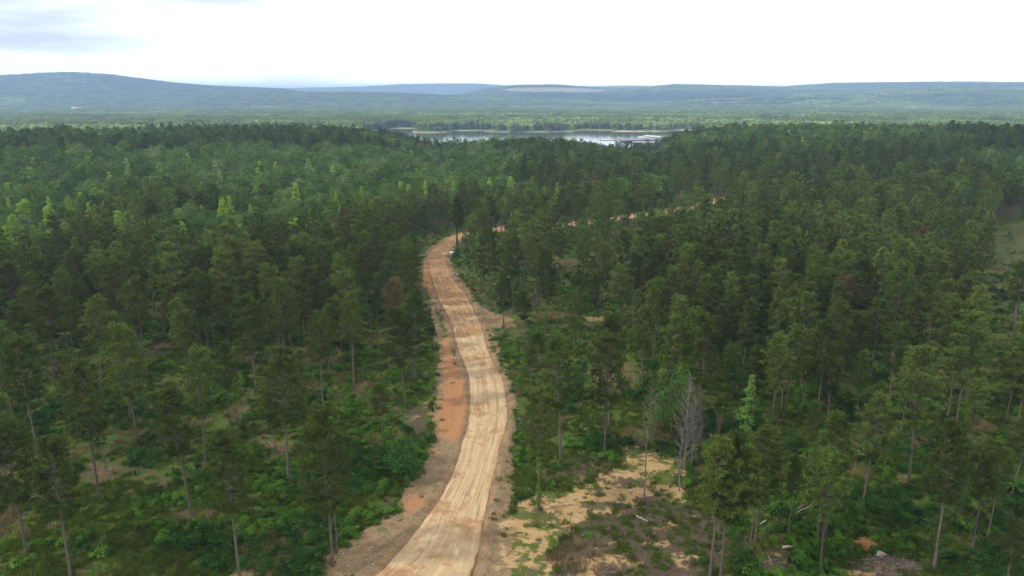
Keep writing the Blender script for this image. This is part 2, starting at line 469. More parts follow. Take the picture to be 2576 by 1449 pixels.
base = g.mix(edge(s1.outputs[0], 2.1, .40, .60, nn=nmix), base, tanc)
clay = g.mix(g.mapr(nf, .35, .65), (.40, .165, .065), (.50, .28, .14))
base = g.mix(g.math('MULTIPLY', edge(s1.outputs[1], 2.0, .32, .66, nn=nmix), .95), base, clay)
# pale sand lies in sheets between strips of dark chips
patch = g.noise(g.scale(pos, (.16, .21, 1)), 1.0, 7, .68)
sand = g.mix(g.mapr(nm, .3, .7), (.43, .275, .125), (.54, .375, .19))
sandf = g.math('MULTIPLY', edge(s1.outputs[2], 1.9, .38, .62, nn=nm), g.mapr(patch, .48, .54, 1.0, .06))
base = g.mix(sandf, base, sand)
patch2 = g.noise(g.scale(pos, (.21, .25, 1)), 1.0, 7, .7)
base = g.mix(g.math('MULTIPLY', a1.outputs['Alpha'], g.mapr(patch2, .57, .62)), base, sand)
wet = g.node('ShaderNodeAttribute', attribute_name='beach')
base = g.mix(wet.outputs['Fac'], base, g.mix(nb, (.50, .38, .28), (.62, .52, .42)))
hp = g.math('ADD', g.math('MULTIPLY', nf, .5), g.math('MULTIPLY', nm, 1.2))
g.bsdf(base, .95, g.bump(hp, .9, .35), .1)
M['ground'] = gm

# road
rm, n = new_mat('graded_clay_road'); g = G(n)
ra = g.node('ShaderNodeAttribute', attribute_name='rc')
rs = g.node('ShaderNodeSeparateColor'); n.links.new(ra.outputs['Color'], rs.inputs[0])
pos = g.node('ShaderNodeNewGeometry').outputs['Position']
cmb = g.node('ShaderNodeCombineXYZ')
g.put(cmb.inputs[0], rs.outputs[0]); g.put(cmb.inputs[1], g.math('MULTIPLY', rs.outputs[1], 1.0))
warp = g.noise(pos, .12, 3, out=1)
uvw0 = g.mix(.035, cmb.outputs[0], warp, 'ADD')
warp2 = g.noise(pos, .035, 2, out=1)
uvw = g.mix(.22, uvw0, warp2, 'ADD')
st1 = g.noise(g.scale(uvw, (5, .03, 1)), 1.0, 7, .68)          # streaks the blade and tyres leave along the road
st2 = g.noise(g.scale(uvw, (17, .05, 1)), 1.0, 5, .65)
st3 = g.noise(g.scale(uvw, (2.2, .55, 1)), 1.0, 5, .6)
blot = g.noise(pos, .10, 5, .6); fine = g.noise(pos, 2.2, 5, .7)
pale = g.mix(g.mapr(st1, .30, .70), (.50, .345, .190), (.66, .50, .30))
orange = g.mix(g.mapr(fine, .3, .7), (.37, .19, .085), (.48, .28, .14))
far_ = g.math('SUBTRACT', g.mapr(rs.outputs[1], 60, 190, -.04, .10), g.mapr(rs.outputs[1], 240, 340, 0, .16))
c = g.mix(g.mapr(g.math('ADD', far_, g.math('ADD', g.math('MULTIPLY', blot, .6), g.math('MULTIPLY', st3, .4))), .45, .56, 0, .95), pale, orange)
damp = g.noise(g.scale(uvw0, (3.6, .06, 1)), 1.0, 7, .74)
c = g.mix(g.mapr(damp, .56, .66, 0, .6), c, (.27, .15, .08))
crust = g.noise(g.scale(uvw0, (4.4, .085, 1)), 1.3, 8, .78)
c = g.mix(g.mapr(crust, .54, .62, 0, .7), c, (.76, .62, .40))
brk = g.mapr(g.noise(pos, .22, 4, .6), .38, .62)
c = g.mix(g.math('MULTIPLY', g.mapr(st2, .54, .68, 0, .6), brk), c, (.36, .22, .12))
c = g.mix(g.math('MULTIPLY', g.mapr(st2, .46, .32, 0, .55), g.math('SUBTRACT', 1.0, brk)), c, (.78, .64, .45))
cross = g.noise(pos, .35, 7, .72)
c = g.mix(g.mapr(cross, .50, .66, 0, .5), c, (.40, .26, .155))
au = g.math('ABSOLUTE', g.math('ADD', rs.outputs[0], g.math('MULTIPLY', g.math('SUBTRACT', g.noise(pos, .6, 3), .5), .09)))
c = g.mix(g.mapr(au, .78, .92, 0, .6), c, orange)
c = g.mix(g.math('MULTIPLY', g.mapr(g.math('ABSOLUTE', g.math('SUBTRACT', au, .895)), .055, .012, 0, .95), g.mapr(g.noise(pos, .16, 4, .6), .36, .56, .15, 1.0)), c, (.15, .082, .045))  # dark ditch line: damp clay, with the ditch's shade put into the colour
rut = g.math('ADD', rs.outputs[0], g.math('MULTIPLY', g.math('SUBTRACT', g.noise(pos, .05, 3), .5), .5))  # wheel ruts: shade of their depth put in as darker colour
for q_, w_ in ((-.42, .035), (.02, .04), (.47, .035), (-.12, .02)):
    c = g.mix(g.math('MULTIPLY', g.mapr(g.math('ABSOLUTE', g.math('SUBTRACT', rut, q_)), w_, w_ * .3, 0, .6), g.mapr(g.noise(pos, .09, 3), .42, .56)), c, (.31, .195, .11))
hgt = g.math('ADD', g.math('MULTIPLY', st1, .6), g.math('ADD', g.math('MULTIPLY', st2, .5), g.math('MULTIPLY', fine, .35)))
g.bsdf(c, .95, g.bump(hgt, 1.0, .22), .1)
M['road'] = rm

wm, n = new_mat('lake_water'); g = G(n)
pos = g.node('ShaderNodeNewGeometry').outputs['Position']
rip = g.noise(g.scale(pos, (.03, .09, 1)), 1.0, 4, .6)
g.bsdf((.05, .065, .06), .08, g.bump(g.noise(pos, .5, 3), .25, .12), .8)
M['water'] = wm

def plain(name, colr, rough=.6, metal=0.0, ns=1.0, var=.25):
    m, n = new_mat(name); g = G(n)
    ob = g.node('ShaderNodeTexCoord').outputs['Object']
    k = g.noise(ob, ns, 5, .6)
    c = g.mix(g.mapr(k, .3, .7), tuple(v * (1 - var) for v in colr), colr)
    p = g.bsdf(c, rough, None, .4); p.inputs['Metallic'].default_value = metal
    return m
M['roof_white'] = plain('white_metal_roof', (.40, .43, .46), .6)
M['wall_blue'] = plain('dark_blue_boat_covers', (.10, .13, .22), .6)
M['dock'] = plain('grey_dock_planks', (.33, .30, .27), .8)
M['post'] = plain('dark_dock_posts', (.10, .09, .085), .8)
M['cream'] = plain('cream_house_wall', (.74, .68, .58), .8)
M['house_roof'] = plain('grey_house_roof', (.42, .39, .37), .7)
M['glass_dark'] = plain('dark_window_glass', (.03, .04, .05), .1)
M['white_bag'] = plain('white_sheeting', (.82, .82, .84), .7, ns=4)
M['rock'] = plain('pale_chert_stone', (.62, .57, .50), .9, ns=3)
M['mound'] = plain('orange_clay_mound', (.42, .19, .085), .95, ns=2)
M['chips'] = plain('brown_bark_chips', (.19, .135, .095), .95, ns=3, var=.6)
M['pipe'] = plain('black_culvert_pipe', (.03, .03, .03), .5)

cm, n = new_mat('shade_cloud_vapour'); g = G(n)
d_ = g.node('ShaderNodeBsdfDiffuse'); d_.inputs[0].default_value = (.9, .9, .9, 1)
t_ = g.node('ShaderNodeBsdfTranslucent'); t_.inputs[0].default_value = (.95, .95, .95, 1)
m_ = g.node('ShaderNodeMixShader'); m_.inputs[0].default_value = .75
n.links.new(d_.outputs[0], m_.inputs[1]); n.links.new(t_.outputs[0], m_.inputs[2])
x_ = g.node('ShaderNodeBsdfTransparent'); m2_ = g.node('ShaderNodeMixShader'); m2_.inputs[0].default_value = .52
n.links.new(m_.outputs[0], m2_.inputs[1]); n.links.new(x_.outputs[0], m2_.inputs[2])
o_ = g.node('ShaderNodeOutputMaterial'); n.links.new(m2_.outputs[0], o_.inputs['Surface'])
M['shade_cloud'] = cm

# ------------------------------------------------------------------ mesh building
class MB:
    def __init__(s): s.v = []; s.f = []; s.m = []; s.n = 0
    def add(s, v, f, mi=0):
        v = np.asarray(v, float).reshape(-1, 3); f = np.asarray(f, int)
        s.v.append(v); s.f.append((f + s.n)); s.m.append(np.full(len(f), mi)); s.n += len(v)
    def tube(s, P, Rr, sides=6, mi=0, cap=False):
        P = np.asarray(P, float); k = len(P)
        T = np.gradient(P, axis=0); T /= np.linalg.norm(T, axis=1)[:, None] + 1e-9
        ref = np.array([1., 0, 0]) if abs(T[0][0]) < .8 else np.array([0., 1, 0])
        A = np.cross(T, ref); A /= np.linalg.norm(A, axis=1)[:, None] + 1e-9
        B = np.cross(T, A)
        th = np.arange(sides) * 2 * math.pi / sides
        V = P[:, None] + (A[:, None] * np.cos(th)[None, :, None] + B[:, None] * np.sin(th)[None, :, None]) * np.asarray(Rr, float)[:, None, None]
        f = []
        for i in range(k - 1):
            for j in range(sides):
                j2 = (j + 1) % sides
                f.append((i * sides + j, i * sides + j2, (i + 1) * sides + j2, (i + 1) * sides + j))
        s.add(V.reshape(-1, 3), f, mi)
        if cap:
            for e in (0, k - 1):
                c = P[e]; V2 = np.vstack([V[e], c]); s.add(V2, [(j, (j + 1) % sides, sides, sides) for j in range(sides)], mi)
    def box(s, c, sz, rz=0, mi=0):
        c = np.array(c, float); h = np.array(sz, float) / 2
        v = np.array([(x, y, z) for x in (-1, 1) for y in (-1, 1) for z in (-1, 1)], float) * h
        cs, sn = math.cos(rz), math.sin(rz)
        v = np.stack([v[:, 0] * cs - v[:, 1] * sn, v[:, 0] * sn + v[:, 1] * cs, v[:, 2]], 1) + c
        s.add(v, [(0, 1, 3, 2), (4, 6, 7, 5), (0, 4, 5, 1), (2, 3, 7, 6), (0, 2, 6, 4), (1, 5, 7, 3)], mi)
    def mesh(s, name, mats, smooth=False):
        V = np.vstack(s.v); me = bpy.data.meshes.new(name)
        fl = []; ln = []; mi = []
        for f, m in zip(s.f, s.m):
            if f.shape[1] == 4:
                deg = f[:, 2] == f[:, 3]
                if deg.any():
                    for q, dg, mm in zip(f, deg, m):
                        t = q[:3] if dg else q; fl.append(t); ln.append(np.array([len(t)])); mi.append(np.array([mm]))
                    continue
            fl.append(f.ravel()); ln.append(np.full(len(f), f.shape[1])); mi.append(m)
        fl = np.concatenate(fl); ln = np.concatenate(ln); mi = np.concatenate(mi)
        me.vertices.add(len(V)); me.vertices.foreach_set('co', V.ravel())
        me.loops.add(len(fl)); me.loops.foreach_set('vertex_index', fl.astype(np.int32))
        me.polygons.add(len(ln)); st = np.concatenate([[0], np.cumsum(ln)[:-1]])
        me.polygons.foreach_set('loop_start', st.astype(np.int32))
        me.polygons.foreach_set('material_index', mi.astype(np.int32))
        if smooth: me.polygons.foreach_set('use_smooth', np.ones(len(ln), bool))
        for m in mats: me.materials.append(m)
        me.update(calc_edges=True); me.validate()
        return me

def link(name, me, parent=None, loc=None, **props):
    o = bpy.data.objects.new(name, me); col.objects.link(o)
    if parent is not None: o.parent = parent
    if loc is not None: o.location = loc
    for k, v in props.items(): o[k] = v
    return o
def thing(name, loc, label, category, group=None, rz=0, scale=None, tilt=(0, 0)):
    o = bpy.data.objects.new(name, None); col.objects.link(o)
    o.empty_display_size = .5
    o.location = loc; o.rotation_euler = (tilt[0], tilt[1], rz)
    if scale is not None: o.scale = scale
    o['label'] = label; o['category'] = category
    if group: o['group'] = group
    return o

def cards(rng, C, size, nrm=None, jit=.8, quad=True, asp=.6):
    """leaf-shaped faces at points C, roughly facing nrm"""
    n = len(C)
    N = rng.normal(size=(n, 3)) * jit
    if nrm is not None: N = N + nrm
    N /= np.linalg.norm(N, axis=1)[:, None] + 1e-9
    A = np.cross(N, rng.normal(size=(n, 3))); A /= np.linalg.norm(A, axis=1)[:, None] + 1e-9
    B = np.cross(N, A)
    sz = (size * rng.uniform(.6, 1.35, n))[:, None]
    if quad:
        V = np.stack([C - A * sz * .5, C + B * sz * .5 * asp + N * sz * .08, C + A * sz * .5, C - B * sz * .5 * asp + N * sz * .08], 1)
        F_ = np.arange(4 * n).reshape(n, 4)
    else:
        V = np.stack([C - A * sz * .5 - B * sz * .35, C + A * sz * .5 - B * sz * .35, C + B * sz * .6], 1)
        F_ = np.arange(3 * n).reshape(n, 3)
    return V.reshape(-1, 3), F_

def unit(v): return v / (np.linalg.norm(v, axis=-1, keepdims=True) + 1e-9)

# ---- pine: bare pole, ascending limbs, needle puffs at the limb ends
def pine_parts(seed, H=20.0, base=.47, width=3.4, tuft_n=15, puffs=4, branches=52, nlen=.38, nwid=.043, tufts_per=8, dead=8, tsides=7):
    rg = np.random.default_rng(seed)
    k = 10; zz = np.linspace(0, H, k)
    bend = np.cumsum(rg.normal(0, .06, (k, 2)), 0) * np.linspace(0, 1, k)[:, None]
    bend -= bend[0]
    TP = np.column_stack([bend, zz]); rad = np.interp(zz / H, [0, .03, .5, .85, 1], [.25, .19, .135, .06, .02])
    tr = MB(); tr.tube(TP, rad, tsides)
    def at(z): return np.array([np.interp(z, zz, TP[:, 0]), np.interp(z, zz, TP[:, 1]), z])
    CC = []; DD = []
    az = rg.uniform(0, 6.28)
    for b in range(branches):
        t = (b + rg.uniform(0, .8)) / branches
        z = H * (base + (1 - base) * t * .97)
        az += 2.4 + rg.normal(0, .5)
        prof = np.interp(t, [0, .12, .3, .6, .85, 1], [.45, .85, 1, .90, .66, .34])
        L = width * prof * rg.uniform(.6, 1.18)
        el = np.interp(t, [0, .3, .7, 1], [-.12, .12, .42, .9]) + rg.normal(0, .14)
        d = np.array([math.cos(az) * math.cos(el), math.sin(az) * math.cos(el), math.sin(el)])
        p0 = at(z); p1 = p0 + d * L * .55; p2 = p0 + d * L + np.array([0, 0, .14 * L])
        tr.tube([p0, p1, p2], [.05 + .012 * L, .035, .012], 3)
        for q in range(puffs):
            f = 1 - q / puffs * .72 * rg.uniform(.7, 1.1)
            c = p0 + (p2 - p0) * f
            side = np.cross(d, [0, 0, 1]) * rg.normal(0, .30) * L * (1.1 - f * .35) * .8
            c = c + side + np.array([0, 0, rg.normal(.08, .14)])
            if q > 0 or True:
                tr.tube([p0 + (p2 - p0) * max(f - .25, 0), c], [.018, .008], 3)
            nn = tufts_per
            CC.append(c + rg.normal(0, .24, (nn, 3)) * [1, 1, .6]); DD.append(unit(np.tile(d * .6 + [0, 0, .8], (nn, 1)) + rg.normal(0, .5, (nn, 3))))
    for b in range(dead):
        z = H * rg.uniform(.2, base + .03); a = rg.uniform(0, 6.28); L = rg.uniform(.4, 1.8)
        d = np.array([math.cos(a), math.sin(a), rg.uniform(-.2, .3)])
        tr.tube([at(z), at(z) + d * L * .6, at(z) + d * L + [0, 0, rg.normal(0, .15)]], [.03, .02, .007], 3)
    C = np.vstack(CC); D = np.vstack(DD)
    n = len(C); m = tuft_n
    dirs = unit(D[:, None] * .9 + rg.normal(0, .75, (n, m, 3)))
    A = unit(np.cross(dirs, rg.normal(size=(n, m, 3))))
    ln = nlen * rg.uniform(.7, 1.2, (n, m, 1))
    c = C[:, None]
    V = np.stack([c + A * nwid, c - A * nwid, c + dirs * ln], 2).reshape(-1, 3)
    cr = MB(); cr.add(V, np.arange(len(V)).reshape(-1, 3))
    return tr, cr

PINES = []
for i in range(8):
    tr, cr = pine_parts(100 + i, 20, [.46, .5, .42, .52, .48, .4, .5, .45][i], [3.5, 3.0, 3.7, 2.8, 3.3, 3.1, 2.6, 3.6][i], branches=[60, 50, 62, 46, 56, 60, 44, 60][i])
    PINES.append((tr.mesh('pine_trunk', [M['bark']]), cr.mesh('pine_crown', [M['pine']])))
def remat(me, mat):
    m2 = me.copy(); m2.materials.clear(); m2.materials.append(mat); return m2
PINES_OLIVE = [(t, remat(c, M['pine_olive'])) for t, c in PINES[:4]]
PINES_BROWN = [(t, remat(c, M['pine_brown'])) for t, c in PINES[1:3]]

def merge(tr, cr, name, mats):
    b = MB()
    for s, mi in ((tr, 0), (cr, 1)):
        off = b.n
        for v, f, m in zip(s.v, s.f, s.m):
            b.v.append(v); b.f.append(f + off); b.m.append(np.full(len(f), mi))
        b.n += s.n
    return b.mesh(name, mats)
def pine_mid(seed, mat):
    rg = np.random.default_rng(seed)
    tr, cr = pine_parts(seed, 20, rg.uniform(.45, .55), rg.uniform(2.6, 3.4), 5, 3, 34, .7, .17, 3, 2, 4)
    return merge(tr, cr, 'pine_mid', [M['bark'], mat])

# ---- broadleaf: limbs and a crown of leafy lobes
def leafy_parts(seed, H=18.0, rad=4.6, base=.3, lobes=16, per=150, size=.5, shape='round', leaves_quad=True, inner=.25):
    rg = np.random.default_rng(seed)
    tr = MB(); cr = MB()
    k = 6; zz = np.linspace(0, H * .8, k); TP = np.column_stack([np.cumsum(rg.normal(0, .12, k)), np.cumsum(rg.normal(0, .12, k)), zz]); TP[:, :2] -= TP[0, :2]
    tr.tube(TP, np.linspace(.28, .07, k), 6)
    CC = []; NN = []
    for l in range(lobes):
        t = (l + .5) / lobes
        if shape == 'round':
            zc = H * (base + (1 - base) * (.12 + .76 * t)); rr = rad * math.sqrt(max(0.02, 1 - (2 * abs(t - .42)) ** 2 * .8)) * .62
            lr = rad * rg.uniform(.32, .52)
        elif shape == 'cone':
            zc = H * (base + (1 - base) * (.05 + .9 * t)); rr = rad * (1.02 - t) * .62; lr = rad * (.52 - .30 * t) * rg.uniform(.8, 1.2)
        else:
            zc = H * (base + (1 - base) * t); rr = rad * .4; lr = rad * rg.uniform(.4, .62)
        a = l * 2.4 + rg.normal(0, .4)
        if l == lobes - 1: rr *= .15
        c = np.array([math.cos(a) * rr, math.sin(a) * rr, zc])
        p0 = np.array([np.interp(zc * .72, zz, TP[:, 0]), np.interp(zc * .72, zz, TP[:, 1]), zc * .72])
        tr.tube([p0, (p0 + c) / 2 + [0, 0, .2], c], [.09, .06, .02], 3)
        u = unit(rg.normal(size=(per, 3))); u[:, 2] = np.abs(u[:, 2]) * rg.choice([1, 1, 1, -.6], per)
        rrad = lr * np.where(rg.uniform(size=per) < inner, rg.uniform(.3, .9, per), rg.uniform(.85, 1.15, per))
        CC.append(c + u * rrad[:, None] * [1, 1, .8]); NN.append(u * .8 + [0, 0, .5])
    V, f = cards(rg, np.vstack(CC), size, np.vstack(NN), .55, leaves_quad)
    cr.add(V, f)
    return tr, cr

OAKS = []
for i in range(7):
    tr, cr = leafy_parts(300 + i, 17, [4.8, 4.2, 5.4, 3.9, 5.0, 4.4, 5.8][i], .28, [18, 15, 22, 14, 20, 16, 24][i], 130, .55)
    OAKS.append((tr.mesh('broadleaf_trunk', [M['bark_grey']]), cr.mesh('broadleaf_crown', [M['leaf']])))
OAKS_PALE = [(t, remat(c, M['leaf_pale'])) for t, c in OAKS[:3]]
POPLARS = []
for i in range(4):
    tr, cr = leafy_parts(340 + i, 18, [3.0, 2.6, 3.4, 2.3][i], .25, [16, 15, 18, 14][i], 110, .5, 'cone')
    POPLARS.append((tr.mesh('conical_tree_trunk', [M['bark_grey']]), cr.mesh('conical_tree_crown', [M['leaf_sun_bright']])))

def oak_mid(seed, mat, rad=4.4, shape='round'):
    tr, cr = leafy_parts(seed, 16, rad, .3, 11, 34, 1.05, shape)
    return merge(tr, cr, 'broadleaf_mid', [M['bark_grey'], mat])

# far woodland: a patch of 30 m with a couple of dozen lumpy crowns
def far_patch(seed, mats, size=34, ncr=22, trees='mix'):
    rg = np.random.default_rng(seed); b = MB()
    for i in range(ncr):
        for _ in range(8):
            x, y = rg.uniform(-size / 2, size / 2, 2)
            if x * x + y * y < (size * .6) ** 2: break
        H = rg.uniform(11, 17); mi = rg.integers(0, len(mats))
        r = rg.uniform(2.6, 4.4)
        if trees == 'pine': r = rg.uniform(2.0, 3.0); H = rg.uniform(14, 18)
        n = 46
        u = unit(rg.normal(size=(n, 3))); u[:, 2] = np.where(u[:, 2] < -.3, -u[:, 2], u[:, 2])
        c = np.array([x, y, H - r * 1.2]) + u * r * rg.uniform(.8, 1.15, n)[:, None] * [1, 1, 1.25]
        V, f = cards(rg, c, 2.1, u, .35, True, .9)
        b.add(V, f, mi)
        b.tube([(x, y, 0), (x, y, H - r)], [.35, .2], 3, len(mats))
        # dim undergrowth below the crowns
        c2 = np.column_stack([rg.uniform(-2.5, 2.5, (10, 2)) + [x, y], rg.uniform(1, H * .5, 10)])
        V, f = cards(rg, c2, 2.6, np.tile([0, -.3, .6], (10, 1)), .6, True, .9); b.add(V, f, mi)
    return b.mesh('far_wood_patch', mats + [M['bark_grey']])

def tcoll(name, meshes):
    c = bpy.data.collections.new(name)
    for i, me in enumerate(meshes):
        c.objects.link(bpy.data.objects.new('%s_%02d' % (name, i), me))
    return c

def scatter(name, coll, P, rot, scl, idx, **props):
    me = bpy.data.meshes.new(name)
    n = len(P); me.vertices.add(n); me.vertices.foreach_set('co', np.asarray(P, float).ravel())
    def at(nm, typ, key, data):
        a = me.attributes.new(nm, typ, 'POINT'); a.data.foreach_set(key, data)
    at('rot', 'FLOAT_VECTOR', 'vector', np.asarray(rot, np.float32).ravel())
    at('scl', 'FLOAT_VECTOR', 'vector', np.asarray(scl, np.float32).ravel())
    at('idx', 'INT', 'value', np.asarray(idx, np.int32))
    me.update()
    ng = bpy.data.node_groups.new('scatter_' + name, 'GeometryNodeTree')
    ng.interface.new_socket('Geometry', in_out='INPUT', socket_type='NodeSocketGeometry')
    ng.interface.new_socket('Geometry', in_out='OUTPUT', socket_type='NodeSocketGeometry')
    gi = ng.nodes.new('NodeGroupInput'); go = ng.nodes.new('NodeGroupOutput')
    ci = ng.nodes.new('GeometryNodeCollectionInfo')
    ci.inputs['Collection'].default_value = coll
    ci.inputs['Separate Children'].default_value = True
    ci.inputs['Reset Children'].default_value = True
    ip = ng.nodes.new('GeometryNodeInstanceOnPoints')
    ip.inputs['Pick Instance'].default_value = True
    def na(nm, typ):
        a = ng.nodes.new('GeometryNodeInputNamedAttribute'); a.data_type = typ; a.inputs['Name'].default_value = nm
        return a.outputs['Attribute']
    ng.links.new(gi.outputs[0], ip.inputs['Points'])
    ng.links.new(ci.outputs[0], ip.inputs['Instance'])
    ng.links.new(na('idx', 'INT'), ip.inputs['Instance Index'])
    ng.links.new(na('rot', 'FLOAT_VECTOR'), ip.inputs['Rotation'])
    ng.links.new(na('scl', 'FLOAT_VECTOR'), ip.inputs['Scale'])
    ng.links.new(ip.outputs[0], go.inputs[0])
    o = link(name, me, kind='stuff', **props)
    md = o.modifiers.new('scatter', 'NODES'); md.node_group = ng
    return o
def rz_(n, tilt=.04):
    return np.column_stack([RNG.normal(0, tilt, n), RNG.normal(0, tilt, n), RNG.uniform(0, 6.283, n)])
def sc_(n, a=.8, b=1.2, zj=.12):
    s = RNG.uniform(a, b, n); return np.column_stack([s, s, s * RNG.uniform(1 - zj, 1 + zj, n)])

# ------------------------------------------------------------------ ground sheet
rings = [1.0, 20.0, 40.0]; r_ = 58.0
while r_ < 16000: rings.append(r_); r_ *= 1.0078
rings = np.array(rings)
azs = np.concatenate([np.linspace(-math.pi, -R(44), 55)[:-1], np.linspace(-R(44), R(44), 441), np.linspace(R(44), math.pi, 55)[1:-1]])
RR, AA = np.meshgrid(rings, azs, indexing='ij')
X = RR * np.sin(AA); Y = RR * np.cos(AA)
# beyond the sides and behind, the land simply goes on level
Z = zt(X, Y)
nr, na_ = X.shape
idx = np.arange(nr * na_).reshape(nr, na_)
a = idx[:-1, :]; b = np.roll(idx, -1, 1)[:-1, :]; c = np.roll(idx, -1, 1)[1:, :]; d = idx[1:, :]
faces = np.stack([a, b, c, d], -1).reshape(-1, 4)[:, ::-1]
gb = MB(); gb.add(np.stack([X, Y, Z], -1).reshape(-1, 3), faces)
gme = gb.mesh('ground', [M['ground']], True)
xf, yf = X.ravel(), Y.ravel()
nv = len(gme.vertices)
m1 = np.zeros((nv, 4), np.float32); m2 = np.zeros((nv, 4), np.float32)
nearsel = np.where((np.hypot(xf, yf) < 900) & (yf > 0))[0]
xs, ys = xf[nearsel], yf[nearsel]
rd, rside = road_sd(xs, ys)
wn = fbm(xs / 7, ys / 7, 77, 3)
m1[nearsel, 0] = np.maximum(.92 * mask('tan', xs, ys, 2.6), 1 - sstep(.4, 3.2, rd + 2 * (wn - .5)))
m1[nearsel, 1] = np.maximum(mask('clay', xs, ys, 3.0), .42 * np.exp(-((rd - .5) / .6) ** 2))
m1[nearsel, 2] = mask('sand', xs, ys, 4.0)
m1[nearsel, 3] = .82 * mask('mulch', xs, ys, 5.0)
m2[nearsel, 0] = .58 * mask('meadow', xs, ys, 9)
m2[nearsel, 1] = .5 * mask('red', xs, ys, 3.5)
beach = np.zeros(nv, np.float32)
farsel = np.where((np.hypot(xf, yf) > 1000) & (np.hypot(xf, yf) < 3500) & (yf > 0))[0]
for L in LAKES:
    s = poly_sd(xf[farsel], yf[farsel], L)
    beach[farsel] = np.maximum(beach[farsel], np.where(s > -300, 1 - sstep(1, 8, -s + 10 * (fbm(xf[farsel] / 60, yf[farsel] / 60, 4, 2) - .5)), 0))
# old fields on the far hills: grass, no wood
FIELDS_PX = [[(1225, 229), (1290, 221), (1380, 219), (1500, 222), (1560, 229), (1500, 236), (1330, 237)], [(1560, 229), (1680, 231), (1690, 235), (1560, 234)],
             [(1700, 262), (1780, 254), (1900, 251), (2040, 247), (2200, 250), (2220, 256), (2050, 258), (1900, 262), (1800, 266)]]
def hill_field(x, y, z):
    r = np.hypot(x, y); px, py = project(x, y, z)
    sel = np.zeros(np.shape(x))
    for F_, (ra_, rb_) in zip(FIELDS_PX, ((4800, 6600), (4800, 6600), (3900, 4500))):
        P = np.array(F_); s = np.zeros(np.shape(x), bool)
        n = len(P)
        for i in range(n):
            x0, y0 = P[i]; x1, y1 = P[(i + 1) % n]
            c = (y0 > py) != (y1 > py)
            with np.errstate(divide='ignore', invalid='ignore'):
                s ^= c & (px < (x1 - x0) * (py - y0) / (y1 - y0 + 1e-12) + x0)
        sel = np.maximum(sel, (s & (r > ra_) & (r < rb_)) * 1.0)
    return sel
hf = hill_field(xf, yf, Z.ravel())
m2[:, 0] = np.maximum(m2[:, 0], hf)
beach = np.maximum(beach, (.22 * hf).astype(np.float32))

